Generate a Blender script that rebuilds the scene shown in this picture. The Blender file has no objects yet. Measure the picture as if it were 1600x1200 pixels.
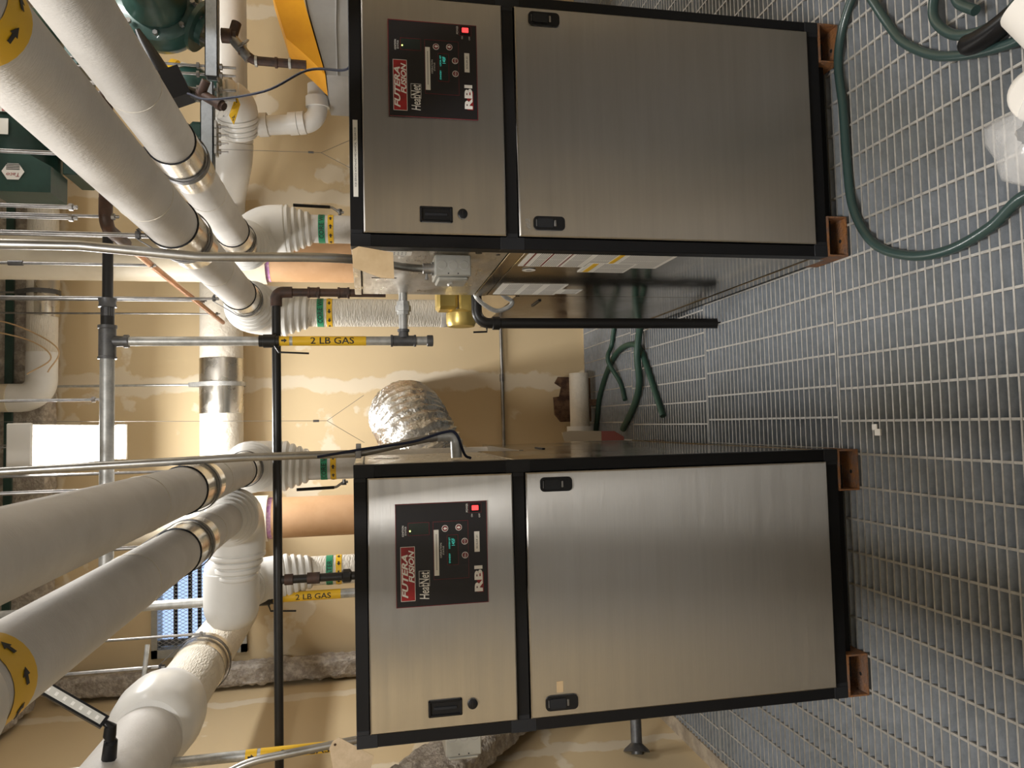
import bpy, math, random
from mathutils import Vector, Matrix, noise

random.seed(4)
S = bpy.context.scene
COL = S.collection
PI = math.pi

# ------------------------------------------------------------------ camera
CAM_F, CAM_POS = 1160.0, Vector((0.0, -2.0426, 1.4796))
YAW, PITCH, ROLL = 0.0536, 0.1946, 0.0132
def cam_axes():
    cy, sy, cp, sp = math.cos(YAW), math.sin(YAW), math.cos(PITCH), math.sin(PITCH)
    r = Vector((cy, -sy, 0)); f = Vector((sy*cp, cy*cp, -sp)); d = f.cross(r)
    cr, sr = math.cos(ROLL), math.sin(ROLL)
    return r*cr + d*sr, d*cr - r*sr, f
_r, _d, _f = cam_axes()
cam_data = bpy.data.cameras.new('camera'); cam = bpy.data.objects.new('camera', cam_data); COL.objects.link(cam)
cam_data.sensor_fit = 'HORIZONTAL'; cam_data.sensor_width = 36.0; cam_data.lens = CAM_F/1600*36
cam_data.clip_start = 0.02
mw = Matrix.Identity(4)
for i in range(3):                      # the phone was held sideways: picture left is up in the room
    mw[i][0], mw[i][1], mw[i][2], mw[i][3] = _d[i], _r[i], -_f[i], CAM_POS[i]
cam.matrix_world = mw
S.camera = cam

# ------------------------------------------------------------------ world, exposure
S.view_settings.view_transform = 'Standard'; S.view_settings.look = 'None'
S.view_settings.gamma = 1.0; S.view_settings.exposure = 0.40
S.view_settings.use_curve_mapping = False
W = bpy.data.worlds.new('outdoors'); S.world = W; W.use_nodes = True
W.node_tree.nodes['Background'].inputs[0].default_value = (0.50, 0.66, 1.0, 1)
W.node_tree.nodes['Background'].inputs[1].default_value = 1.1
LAMP_COL = (1.0, 0.985, 0.96)

# ------------------------------------------------------------------ materials
def _n(nt, typ, **kw):
    n = nt.nodes.new(typ)
    for k, v in kw.items():
        if k in n.inputs: n.inputs[k].default_value = v
        else: setattr(n, k, v)
    return n
def mat(name, col, rough=0.5, metal=0.0, col2=None, nscale=8.0, lo=0.4, hi=0.6, stretch=(1,1,1), bump=0.0, bscale=60.0,
        bstretch=(1,1,1), rvar=0.0, emit=None, estr=0.0, aniso=0.0, trans=0.0, alpha=1.0, coat=0.0, detail=4.0, ior=None):
    m = bpy.data.materials.new(name); m.use_nodes = True; nt = m.node_tree; b = nt.nodes['Principled BSDF']
    b.inputs['Base Color'].default_value = (*col, 1); b.inputs['Roughness'].default_value = rough
    b.inputs['Metallic'].default_value = metal
    if aniso:
        b.inputs['Anisotropic'].default_value = aniso; b.inputs['Anisotropic Rotation'].default_value = 0.25
        tg = nt.nodes.new('ShaderNodeTangent'); tg.direction_type = 'RADIAL'; tg.axis = 'Z'; nt.links.new(tg.outputs[0], b.inputs['Tangent'])
    if trans: b.inputs['Transmission Weight'].default_value = trans
    if coat: b.inputs['Coat Weight'].default_value = coat
    if ior: b.inputs['IOR'].default_value = ior
    if alpha < 1: b.inputs['Alpha'].default_value = alpha
    if emit:
        b.inputs['Emission Color'].default_value = (*emit, 1); b.inputs['Emission Strength'].default_value = estr
    L = nt.links.new
    geo = nt.nodes.new('ShaderNodeNewGeometry')
    if col2 or rvar:
        mp = _n(nt, 'ShaderNodeMapping'); mp.inputs['Scale'].default_value = stretch
        L(geo.outputs['Position'], mp.inputs['Vector'])
        ns = _n(nt, 'ShaderNodeTexNoise'); ns.inputs['Scale'].default_value = nscale; ns.inputs['Detail'].default_value = detail
        ns.inputs['Roughness'].default_value = 0.65
        L(mp.outputs[0], ns.inputs['Vector'])
        mr = _n(nt, 'ShaderNodeMapRange'); mr.inputs[1].default_value = lo; mr.inputs[2].default_value = hi
        L(ns.outputs['Fac'], mr.inputs[0])
        if col2:
            mx = nt.nodes.new('ShaderNodeMix'); mx.data_type = 'RGBA'
            mx.inputs[6].default_value = (*col, 1); mx.inputs[7].default_value = (*col2, 1)
            L(mr.outputs[0], mx.inputs[0]); L(mx.outputs[2], b.inputs['Base Color'])
        if rvar:
            r2 = _n(nt, 'ShaderNodeMapRange'); r2.inputs[3].default_value = rough-rvar; r2.inputs[4].default_value = rough+rvar
            L(mr.outputs[0], r2.inputs[0]); L(r2.outputs[0], b.inputs['Roughness'])
    if bump:
        mp2 = _n(nt, 'ShaderNodeMapping'); mp2.inputs['Scale'].default_value = bstretch
        L(geo.outputs['Position'], mp2.inputs['Vector'])
        n2 = _n(nt, 'ShaderNodeTexNoise'); n2.inputs['Scale'].default_value = bscale; n2.inputs['Detail'].default_value = 3
        L(mp2.outputs[0], n2.inputs['Vector'])
        bp = nt.nodes.new('ShaderNodeBump'); bp.inputs['Strength'].default_value = bump; bp.inputs['Distance'].default_value = 0.01
        L(n2.outputs['Fac'], bp.inputs['Height']); L(bp.outputs[0], b.inputs['Normal'])
    return m

def drywall_mat(name, axis, joints, cross_z):
    """taped but unpainted drywall: tan paper, whitish smears of joint compound along the sheet joints and over screws"""
    m = bpy.data.materials.new(name); m.use_nodes = True; nt = m.node_tree; b = nt.nodes['Principled BSDF']; L = nt.links.new
    geo = nt.nodes.new('ShaderNodeNewGeometry'); sep = nt.nodes.new('ShaderNodeSeparateXYZ'); L(geo.outputs['Position'], sep.inputs[0])
    def math_(op, a, c=None):
        n = nt.nodes.new('ShaderNodeMath'); n.operation = op
        for i, v in enumerate((a, c)):
            if v is None: continue
            if isinstance(v, (int, float)): n.inputs[i].default_value = v
            else: L(v, n.inputs[i])
        return n.outputs[0]
    wob = _n(nt, 'ShaderNodeTexNoise'); wob.inputs['Scale'].default_value = 5; wob.inputs['Detail'].default_value = 6
    L(geo.outputs['Position'], wob.inputs['Vector'])
    w = math_('MULTIPLY', math_('SUBTRACT', wob.outputs['Fac'], 0.5), 0.22)
    cur = None
    for j, hw in joints:
        d = math_('ABSOLUTE', math_('ADD', math_('SUBTRACT', sep.outputs[axis], j), w))
        k = math_('MULTIPLY', math_('SUBTRACT', hw, d), 70.0)
        cur = k if cur is None else math_('MAXIMUM', cur, k)
    for z, hw in cross_z:
        d = math_('ABSOLUTE', math_('ADD', math_('SUBTRACT', sep.outputs[2], z), w))
        cur = math_('MAXIMUM', cur, math_('MULTIPLY', math_('SUBTRACT', hw, d), 70.0))
    vor = _n(nt, 'ShaderNodeTexNoise'); vor.inputs['Scale'].default_value = 2.3; vor.inputs['Detail'].default_value = 5
    L(geo.outputs['Position'], vor.inputs['Vector'])
    sm = math_('MULTIPLY', math_('SUBTRACT', vor.outputs['Fac'], 0.645), 55.0)
    cur = math_('MAXIMUM', cur, sm)
    cl = nt.nodes.new('ShaderNodeClamp'); L(cur, cl.inputs[0])
    tone = _n(nt, 'ShaderNodeTexNoise'); tone.inputs['Scale'].default_value = 1.4; tone.inputs['Detail'].default_value = 2
    L(geo.outputs['Position'], tone.inputs['Vector'])
    m1 = nt.nodes.new('ShaderNodeMix'); m1.data_type = 'RGBA'
    m1.inputs[6].default_value = (0.62, 0.48, 0.28, 1); m1.inputs[7].default_value = (0.70, 0.56, 0.35, 1); L(tone.outputs['Fac'], m1.inputs[0])
    m2 = nt.nodes.new('ShaderNodeMix'); m2.data_type = 'RGBA'; m2.inputs[7].default_value = (0.76, 0.67, 0.52, 1)
    L(math_('MULTIPLY', cl.outputs[0], 0.85), m2.inputs[0]); L(m1.outputs[2], m2.inputs[6]); L(m2.outputs[2], b.inputs['Base Color'])
    b.inputs['Roughness'].default_value = 0.75
    bp = nt.nodes.new('ShaderNodeBump'); bp.inputs['Strength'].default_value = 0.25; bp.inputs['Distance'].default_value = 0.004
    L(cl.outputs[0], bp.inputs['Height']); L(bp.outputs[0], b.inputs['Normal'])
    return m

M = {}
M['wall_back'] = drywall_mat('drywall_back', 0, [(-2.16,.06),(-0.94,.05),(0.28,.06),(1.50,.06),(2.72,.06)], [(3.27,.02)])
M['wall_side'] = drywall_mat('drywall_side', 1, [(-1.9,.06),(-0.68,.06),(0.54,.06),(1.45,.05),(2.5,.06)], [(0.62,.03),(1.22,.05)])
M['block'] = mat('dark_grey_block', (0.17,0.165,0.155), 0.7, 0, (0.13,0.125,0.12), 3)
M['added_door_paint'] = mat('pale_added_door_paint', (0.74,0.72,0.68), 0.5)
M['ceiling'] = mat('ceiling_deck', (0.55,0.54,0.51), 0.7, 0.0, (0.45,0.44,0.42), 3)
M['concrete'] = mat('concrete', (0.20,0.19,0.18), 0.9, 0, (0.28,0.26,0.24), 6, bump=0.4)
M['ledge'] = mat('dusty_ledge', (0.42,0.35,0.26), 0.95, 0, (0.30,0.25,0.19), 14, bump=0.6, bscale=90)
M['fireproof'] = mat('spray_fireproofing', (0.54,0.49,0.43), 1.0, 0, (0.33,0.29,0.25), 26, 0.38, 0.58, bump=1.0, bscale=70)
M['galv'] = mat('galvanized_grating', (0.44,0.475,0.52), 0.55, 0.12, (0.33,0.36,0.395), 22, 0.35, 0.65, bump=0.15, rvar=0.12)
def stain(m):
    nt = m.node_tree; b = nt.nodes['Principled BSDF']; src = b.inputs['Base Color'].links[0].from_socket
    g = nt.nodes.new('ShaderNodeNewGeometry'); ns = nt.nodes.new('ShaderNodeTexNoise'); ns.inputs['Scale'].default_value = 1.7; ns.inputs['Detail'].default_value = 5
    nt.links.new(g.outputs['Position'], ns.inputs['Vector']); r = nt.nodes.new('ShaderNodeMapRange'); r.inputs[1].default_value = .52; r.inputs[2].default_value = .68; r.inputs[4].default_value = .30
    nt.links.new(ns.outputs['Fac'], r.inputs[0]); mx = nt.nodes.new('ShaderNodeMix'); mx.data_type = 'RGBA'; mx.inputs[7].default_value = (.17,.165,.10,1)
    nt.links.new(r.outputs[0], mx.inputs[0]); nt.links.new(src, mx.inputs[6]); nt.links.new(mx.outputs[2], b.inputs['Base Color'])
stain(M['galv'])
M['galv_top'] = mat('worn_bar_edge', (0.43,0.415,0.385), 0.6, 0.15, (0.31,0.30,0.28), 30, 0.35, 0.65)
M['stainless'] = mat('brushed_stainless', (0.60,0.575,0.54), 0.36, 1.0, (0.55,0.53,0.50), 2.5, 0.3, 0.7, stretch=(0.6,1,14), rvar=0.04, aniso=0.93, bump=0.03, bscale=260, bstretch=(0.02,1,1))
M['stainless_side'] = mat('smooth_stainless', (0.52,0.47,0.39), 0.16, 1.0, (0.46,0.41,0.34), 3, rvar=0.05)
M['galv_sheet'] = mat('galvanized_sheet', (0.62,0.585,0.52), 0.36, 0.85, (0.52,0.49,0.44), 9, 0.35, 0.65, stretch=(1,1,3), rvar=0.12)
M['black'] = mat('black_powder_coat', (0.007,0.007,0.008), 0.48)
M['black_corner'] = mat('charcoal_corner_cap', (0.018,0.019,0.022), 0.5)
M['black_plastic'] = mat('black_plastic', (0.010,0.010,0.011), 0.35)
M['black_iron'] = mat('black_iron_pipe', (0.018,0.017,0.016), 0.38, 0.3)
for k_ in ('black','black_corner','black_plastic'): M[k_].node_tree.nodes['Principled BSDF'].inputs['Specular IOR Level'].default_value = 0.25
M['panel_black'] = mat('panel_overlay_black', (0.012,0.011,0.013), 0.3)
M['dark_red'] = mat('dark_red_print', (0.16,0.012,0.018), 0.4)
M['red'] = mat('red_print', (0.36,0.012,0.015), 0.4, 0, (0.22,0.01,0.012), 30)
M['white_print'] = mat('white_print', (0.80,0.78,0.74), 0.5)
M['white_label'] = mat('white_label', (0.74,0.72,0.66), 0.55)
M['grey_print'] = mat('grey_print', (0.30,0.29,0.27), 0.6)
M['black_print'] = mat('black_print', (0.02,0.02,0.02), 0.6)
M['yellow'] = mat('yellow_tape', (0.78,0.47,0.02), 0.45)
M['green_tape'] = mat('green_tape', (0.02,0.26,0.13), 0.5)
M['switch_red'] = mat('lit_red_switch', (0.9,0.06,0.06), 0.3, emit=(1.0,0.06,0.06), estr=1.1)
M['lcd'] = mat('display_glass', (0.022,0.028,0.024), 0.12)
M['lcd_text'] = mat('display_characters', (0.02,0.4,0.34), 0.4, emit=(0.08,0.62,0.5), estr=0.5)
M['led'] = mat('status_light', (0.8,0.9,0.2), 0.3, emit=(0.8,1.0,0.2), estr=2.5)
M['rust'] = mat('rusty_steel', (0.30,0.13,0.045), 0.8, 0.15, (0.20,0.12,0.085), 18, 0.4, 0.6, bump=0.5, bscale=120)
M['rust_fit'] = mat('rusty_fitting', (0.075,0.040,0.028), 0.6, 0.3, (0.045,0.03,0.025), 30)
M['insul'] = mat('white_pipe_jacket', (0.65,0.625,0.59), 0.62, 0, (0.59,0.565,0.53), 5, bump=0.22, bscale=110, bstretch=(0.35,3.2,1))
M['insul_rib'] = mat('wrinkled_pipe_jacket', (0.74,0.69,0.60), 0.6, 0, (0.66,0.61,0.52), 6, bump=0.75, bscale=75, bstretch=(0.5,0.5,2.6))
M['insul_h'] = mat('wrapped_header_jacket', (0.72,0.67,0.58), 0.6, 0, (0.64,0.59,0.50), 4, bump=0.5, bscale=40)
M['pvc'] = mat('white_fitting_cover', (0.78,0.77,0.74), 0.28, 0, (0.73,0.715,0.68), 4)
M['cream'] = mat('cream_vent_pipe', (0.72,0.65,0.52), 0.45, 0, (0.66,0.58,0.44), 3)
M['peach'] = mat('peach_vent_pipe', (0.62,0.38,0.21), 0.5, 0, (0.56,0.33,0.17), 4)
M['purple'] = mat('purple_primer', (0.42,0.18,0.42), 0.5, 0, (0.62,0.40,0.50), 40)
M['alum'] = mat('aluminium_shield', (0.72,0.69,0.62), 0.26, 1.0, (0.62,0.58,0.52), 4, rvar=0.08)
M['foil'] = mat('aluminium_foil', (0.74,0.72,0.68), 0.34, 1.0, bump=1.0, bscale=38, bstretch=(1,1,1), rvar=0.08)
M['zinc'] = mat('zinc_plated_steel', (0.32,0.31,0.30), 0.42, 0.85, (0.22,0.215,0.21), 20)
M['conduit'] = mat('steel_conduit', (0.38,0.37,0.35), 0.35, 0.9, (0.30,0.29,0.27), 12)
M['galv_pipe'] = mat('galvanized_pipe', (0.52,0.52,0.50), 0.45, 0.6, (0.38,0.38,0.37), 25, 0.4, 0.62)
M['iron_grey'] = mat('grey_malleable_fitting', (0.10,0.10,0.105), 0.45, 0.6, (0.15,0.15,0.15), 20)
M['copper'] = mat('copper_tube', (0.50,0.24,0.13), 0.32, 0.95, (0.36,0.18,0.10), 12)
M['brown'] = mat('brown_oxidised_tube', (0.095,0.045,0.025), 0.5, 0.4, (0.05,0.03,0.02), 14)
M['green_paint'] = mat('dark_green_enamel', (0.022,0.062,0.050), 0.38, 0.1, (0.016,0.046,0.037), 8, coat=0.2)
M['hose'] = mat('dark_green_hose', (0.032,0.062,0.059), 0.32, coat=0.2)
M['hose_dull'] = mat('dull_green_hose', (0.020,0.060,0.042), 0.5)
M['gold'] = mat('gold_paint', (0.60,0.44,0.13), 0.32, 0.55)
M['box_grey'] = mat('junction_box_steel', (0.42,0.42,0.39), 0.4, 0.5, (0.36,0.36,0.33), 15)
M['kraft'] = mat('kraft_paper', (0.52,0.38,0.22), 0.8, 0, (0.46,0.33,0.18), 12)
M['tan_tag'] = mat('tan_tag_paper', (0.60,0.47,0.32), 0.8, 0, (0.52,0.40,0.26), 25)
M['lens'] = mat('lit_lens', (1,1,1), 0.4, emit=(1.0,0.95,0.88), estr=9.0)
M['fixture'] = mat('fixture_white', (0.72,0.70,0.66), 0.5)
M['wire'] = mat('steel_wire', (0.20,0.19,0.18), 0.4, 0.8)
M['blue'] = mat('navy_cable', (0.004,0.008,0.030), 0.7)
M['tan_cable'] = mat('tan_cable', (0.60,0.42,0.24), 0.5)
M['orange'] = mat('orange_plastic', (0.86,0.40,0.015), 0.45, 0, (0.80,0.35,0.012), 5)
M['grey_plastic'] = mat('grey_plastic', (0.34,0.34,0.34), 0.4, 0, (0.30,0.30,0.30), 4)
M['wood'] = mat('dark_broken_wood', (0.05,0.022,0.012), 0.8, 0, (0.16,0.09,0.05), 15, bump=0.5)
M['sign_red'] = mat('faded_red_card', (0.42,0.14,0.13), 0.6)
M['card'] = mat('cream_card', (0.58,0.50,0.38), 0.7)
M['glass'] = mat('window_glass', (0.9,0.95,1.0), 0.03, trans=1.0, ior=1.45)
M['film'] = mat('clear_plastic_film', (0.95,0.95,0.95), 0.10, alpha=0.34, bump=0.5, bscale=22, coat=0.6)
M['roll'] = mat('white_paper_roll', (0.85,0.82,0.77), 0.7)
M['roll_core'] = mat('roll_core', (0.66,0.56,0.42), 0.8)
M['pad'] = mat('led_strip_lens', (0.55,0.54,0.50), 0.3)
M['purple_tag'] = mat('purple_cable', (0.08,0.03,0.08), 0.5)

# ------------------------------------------------------------------ mesh building
class MB:
    def __init__(s): s.v = []; s.f = []; s.m = []
    def add(s, vs, fs, mi=0):
        o = len(s.v); s.v += [Vector(v) for v in vs]; s.f += [tuple(i+o for i in f) for f in fs]; s.m += [mi]*len(fs); return s
    def box(s, a, b, bev=0.0, mi=0):
        (x0,y0,z0),(x1,y1,z1) = a, b
        x0,x1 = min(x0,x1),max(x0,x1); y0,y1 = min(y0,y1),max(y0,y1); z0,z1 = min(z0,z1),max(z0,z1)
        if bev <= 0:
            vs = [(x,y,z) for x in (x0,x1) for y in (y0,y1) for z in (z0,z1)]
            return s.add(vs, [(0,1,3,2),(4,6,7,5),(0,4,5,1),(2,3,7,6),(0,2,6,4),(1,5,7,3)], mi)
        e = min(bev, (x1-x0)*.45, (y1-y0)*.45, (z1-z0)*.45)
        X, Y, Z = (x0,x1),(y0,y1),(z0,z1); vs = []; idx = {}
        for i in (0,1):
            for j in (0,1):
                for k in (0,1):
                    px, py, pz = X[i], Y[j], Z[k]
                    dx, dy, dz = (e if i==0 else -e), (e if j==0 else -e), (e if k==0 else -e)
                    idx[i,j,k,'x'] = len(vs); vs.append((px,py+dy,pz+dz))
                    idx[i,j,k,'y'] = len(vs); vs.append((px+dx,py,pz+dz))
                    idx[i,j,k,'z'] = len(vs); vs.append((px+dx,py+dy,pz))
        fs = []
        def q(*k): fs.append(tuple(idx[t] for t in k))
        q((0,0,0,'x'),(0,0,1,'x'),(0,1,1,'x'),(0,1,0,'x')); q((1,0,0,'x'),(1,1,0,'x'),(1,1,1,'x'),(1,0,1,'x'))
        q((0,0,0,'y'),(1,0,0,'y'),(1,0,1,'y'),(0,0,1,'y')); q((0,1,0,'y'),(0,1,1,'y'),(1,1,1,'y'),(1,1,0,'y'))
        q((0,0,0,'z'),(0,1,0,'z'),(1,1,0,'z'),(1,0,0,'z')); q((0,0,1,'z'),(1,0,1,'z'),(1,1,1,'z'),(0,1,1,'z'))
        for i in (0,1):
            for j in (0,1): q((i,j,0,'x'),(i,j,1,'x'),(i,j,1,'y'),(i,j,0,'y'))
            for k in (0,1): q((i,0,k,'x'),(i,1,k,'x'),(i,1,k,'z'),(i,0,k,'z'))
        for j in (0,1):
            for k in (0,1): q((0,j,k,'y'),(1,j,k,'y'),(1,j,k,'z'),(0,j,k,'z'))
        for i in (0,1):
            for j in (0,1):
                for k in (0,1): q((i,j,k,'x'),(i,j,k,'y'),(i,j,k,'z'))
        return s.add(vs, fs, mi)
    def sweep(s, pts, rad, n=20, caps=True, mi=0, wob=None):
        pts = [Vector(p) for p in pts]; R = rad if isinstance(rad, (list,tuple)) else [rad]*len(pts)
        k = len(pts); T = []
        for i in range(k):
            t = (pts[min(i+1,k-1)] - pts[max(i-1,0)])
            if t.length < 1e-9: t = Vector(T[-1]) if T else Vector((0,0,1))
            T.append(t.normalized())
        up = Vector((0,0,1)) if abs(T[0].z) < 0.9 else Vector((1,0,0))
        nx = T[0].cross(up).normalized(); vs = []
        for i in range(k):
            nx = (nx - T[i]*nx.dot(T[i])); nx.normalize(); ny = T[i].cross(nx)
            for a in range(n):
                th = 2*PI*a/n; r = R[i]
                if wob: r = r*(1+wob(i, a, n))
                vs.append(pts[i] + nx*(r*math.cos(th)) + ny*(r*math.sin(th)))
        fs = [(i*n+a, i*n+(a+1)%n, (i+1)*n+(a+1)%n, (i+1)*n+a) for i in range(k-1) for a in range(n)]
        if caps: fs += [tuple(range(n-1,-1,-1)), tuple((k-1)*n+a for a in range(n))]
        return s.add(vs, fs, mi)
    def cyl(s, a, b, r, n=16, caps=True, mi=0): return s.sweep([a,b], r, n, caps, mi)
    def lathe(s, base, axis, prof, n=24, caps=True, mi=0):
        """prof: list of (distance along axis, radius)"""
        base = Vector(base); ax = Vector(axis).normalized()
        up = Vector((0,0,1)) if abs(ax.z) < 0.9 else Vector((1,0,0)); nx = ax.cross(up).normalized(); ny = ax.cross(nx)
        vs = [base + ax*d + nx*(r*math.cos(2*PI*a/n)) + ny*(r*math.sin(2*PI*a/n)) for d, r in prof for a in range(n)]
        k = len(prof)
        fs = [(i*n+a, i*n+(a+1)%n, (i+1)*n+(a+1)%n, (i+1)*n+a) for i in range(k-1) for a in range(n)]
        if caps: fs += [tuple(range(n-1,-1,-1)), tuple((k-1)*n+a for a in range(n))]
        return s.add(vs, fs, mi)
    def prism(s, poly, d):
        """poly: list of 3d points, d: extrusion vector"""
        n = len(poly); d = Vector(d); vs = [Vector(p) for p in poly] + [Vector(p)+d for p in poly]
        return s.add(vs, [tuple(range(n-1,-1,-1)), tuple(range(n,2*n))] + [(i,(i+1)%n,n+(i+1)%n,n+i) for i in range(n)])
    def obox(s, c, ax, ay, az, hx, hy, hz):
        """oriented box: centre, three axes and half sizes"""
        c = Vector(c); A = [Vector(ax).normalized()*hx, Vector(ay).normalized()*hy, Vector(az).normalized()*hz]
        vs = [c + A[0]*i + A[1]*j + A[2]*k for i in (-1,1) for j in (-1,1) for k in (-1,1)]
        return s.add(vs, [(0,1,3,2),(4,6,7,5),(0,4,5,1),(2,3,7,6),(0,2,6,4),(1,5,7,3)])
    def build(s, name, mats, parent=None, smooth=40):
        me = bpy.data.meshes.new(name)
        org = Vector((0,0,0))
        if parent is not None:
            o = parent
            while o is not None: org += o.location; o = o.parent
        else:
            xs = [v.x for v in s.v]; ys = [v.y for v in s.v]; zs = [v.z for v in s.v]
            org = Vector(((min(xs)+max(xs))/2, (min(ys)+max(ys))/2, min(zs)))
        me.from_pydata([tuple(v-org) for v in s.v], [], s.f)
        ml = mats if isinstance(mats, (list,tuple)) else [mats]
        for m in ml: me.materials.append(M[m] if isinstance(m, str) else m)
        if len(ml) > 1: me.polygons.foreach_set('material_index', s.m)
        me.validate(); me.update()
        if smooth:
            me.shade_smooth(); me.set_sharp_from_angle(angle=math.radians(smooth))
        ob = bpy.data.objects.new(name, me); COL.objects.link(ob)
        if parent is not None: ob.parent = parent
        else: ob.location = org
        fix_normals(me)
        return ob
import bmesh
def fix_normals(me):
    bm = bmesh.new(); bm.from_mesh(me); bmesh.ops.recalc_face_normals(bm, faces=bm.faces); bm.to_mesh(me); bm.free()

def tag(o, label, cat, group=None, kind=None):
    if label: o['label'] = label
    if cat: o['category'] = cat
    if group: o['group'] = group
    if kind: o['kind'] = kind
    return o
def thing(name, label, cat, loc=(0,0,0), group=None):
    o = bpy.data.objects.new(name, None); o.empty_display_size = 0.05; o.location = loc; COL.objects.link(o)
    return tag(o, label, cat, group)
def struct(o): o['kind'] = 'structure'; return o

def fillet(pts, R, seg=8):
    pts = [Vector(p) for p in pts]; out = [pts[0]]
    for i in range(1, len(pts)-1):
        a, b, c = pts[i-1], pts[i], pts[i+1]; u = (a-b).normalized(); v = (c-b).normalized()
        ang = math.acos(max(-1, min(1, u.dot(v))))
        if ang > PI-0.02: out.append(b); continue
        rr = R if not isinstance(R, (list,tuple)) else R[i-1]
        t = min(rr/math.tan(ang/2), (a-b).length*.49, (c-b).length*.49); rad = t*math.tan(ang/2)
        ctr = b + (u+v).normalized()*(rad/math.sin(ang/2)); p0 = b+u*t; p1 = b+v*t
        e0 = (p0-ctr); e1 = (p1-ctr); tot = PI-ang; ax = e0.cross(e1).normalized()
        for k in range(seg+1): out.append(ctr + Matrix.Rotation(tot*k/seg, 3, ax) @ e0)
    out.append(pts[-1]); return out
def spline(pts, n=8):
    P = [Vector(p) for p in pts]; P = [P[0]*2-P[1]] + P + [P[-1]*2-P[-2]]; out = []
    for i in range(1, len(P)-2):
        for k in range(n):
            t = k/n; a, b, c, d = P[i-1], P[i], P[i+1], P[i+2]
            out.append(0.5*((2*b) + (c-a)*t + (2*a-5*b+4*c-d)*t*t + (3*b-a-3*c+d)*t**3))
    out.append(P[-2]); return out
def tube(pts, r, R=0.0, n=16, mb=None):
    mb = mb or MB()
    return mb.sweep(fillet(pts, R) if R else pts, r, n)

_font_cache = {}
def text_polys(body, bold=0.0, shear=0.0, space=1.0):
    key = (body, bold, shear, space)
    if key not in _font_cache:
        cu = bpy.data.curves.new('lettering', 'FONT'); cu.body = body; cu.size = 1.0; cu.align_x = 'CENTER'; cu.align_y = 'CENTER'
        cu.offset = bold; cu.shear = shear; cu.space_character = space; cu.resolution_u = 3; cu.fill_mode = 'FRONT'
        ob = bpy.data.objects.new('lettering', cu); COL.objects.link(ob)
        bpy.context.view_layer.update()
        me = bpy.data.meshes.new_from_object(ob.evaluated_get(bpy.context.evaluated_depsgraph_get()))
        vs = [v.co.copy() for v in me.vertices]; fs = [tuple(p.vertices) for p in me.polygons]
        bpy.data.objects.remove(ob); bpy.data.curves.remove(cu); bpy.data.meshes.remove(me)
        x0, x1 = min(v.x for v in vs), max(v.x for v in vs); y0, y1 = min(v.y for v in vs), max(v.y for v in vs)
        _font_cache[key] = ([((v.x-(x0+x1)/2), (v.y-(y0+y1)/2)) for v in vs], fs, x1-x0, y1-y0)
    return _font_cache[key]
def lettering(body, w, h, fn, name, m, parent, cuts=None, **kw):
    """text scaled to w x h metres, laid on a surface by fn(tx, ty) -> point"""
    vs, fs, tw, th = text_polys(body, **kw); mb = MB()
    if cuts:                                   # slice the letters so that they can bend round a pipe
        bm = bmesh.new(); bv = [bm.verts.new((x,y,0)) for x, y in vs]
        for f in fs:
            try: bm.faces.new([bv[i] for i in f])
            except ValueError: pass
        ax, ext = (0, tw) if cuts[0] == 'x' else (1, th)
        for k in range(1, cuts[1]):
            co = [0,0,0]; no = [0,0,0]; co[ax] = -ext/2+ext*k/cuts[1]; no[ax] = 1
            bmesh.ops.bisect_plane(bm, geom=bm.verts[:]+bm.edges[:]+bm.faces[:], plane_co=co, plane_no=no)
        bm.verts.index_update(); vs = [(v.co.x, v.co.y) for v in bm.verts]; fs = [tuple(v.index for v in f.verts) for f in bm.faces]; bm.free()
    mb.add([fn(x*w/tw, y*h/th) for x, y in vs], fs)
    me = bpy.data.meshes.new(name); org = Vector((0,0,0)); o = parent
    while o is not None: org += o.location; o = o.parent
    me.from_pydata([tuple(v-org) for v in mb.v], [], mb.f); me.materials.append(M[m]); me.update()
    ob = bpy.data.objects.new(name, me); COL.objects.link(ob); ob.parent = parent
    return ob

def rrect(cx, cz, w, h, r, y, d, mb=None, seg=4):
    """rounded plate in the plane facing -y, front at y, depth d"""
    mb = mb or MB(); poly = []
    for sx, sz, a0 in ((1,1,0),(-1,1,PI/2),(-1,-1,PI),(1,-1,1.5*PI)):
        for k in range(seg+1):
            a = a0 + PI/2*k/seg
            poly.append((cx+sx*(w/2-r)+r*math.cos(a), y, cz+sz*(h/2-r)+r*math.sin(a)))
    return mb.prism(poly, (0,d,0))

# ================================================================== the room
X0, X1, Y0, Y1, ZC = -1.55, 3.0, -3.2, 2.88, 3.95
WIN = (-1.37, -0.66, 2.22, 2.77)      # opening of the window in the back wall
mb = MB()
mb.box((X0-.12,Y1,-1.0),(WIN[0],Y1+.12,ZC)); mb.box((WIN[1],Y1,-1.0),(X1+.12,Y1+.12,ZC))
mb.box((WIN[0],Y1,-1.0),(WIN[1],Y1+.12,WIN[2])); mb.box((WIN[0],Y1,WIN[3]),(WIN[1],Y1+.12,ZC))
struct(mb.build('wall_back', 'wall_back', smooth=0))
struct(MB().box((X0-.12,Y0-.12,-1.0),(X0,Y1,ZC)).build('wall_left', 'wall_side', smooth=0))
struct(MB().box((X1,Y0-.12,-1.0),(X1+.12,Y1,ZC)).build('wall_right', 'wall_side', smooth=0))
struct(MB().box((X0,Y0-.12,-1.0),(X1,Y0,ZC)).build('wall_front', 'block', smooth=0))
mb = MB().box((X0-.12,Y0-.12,ZC),(X1+.12,Y1+.12,ZC+.1))
for i in range(30): mb.box((X0, Y0+.1+i*.2, ZC-.04), (X1, Y0+.2+i*.2, ZC+.01))
struct(mb.build('ceiling', 'ceiling', smooth=0))
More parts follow.
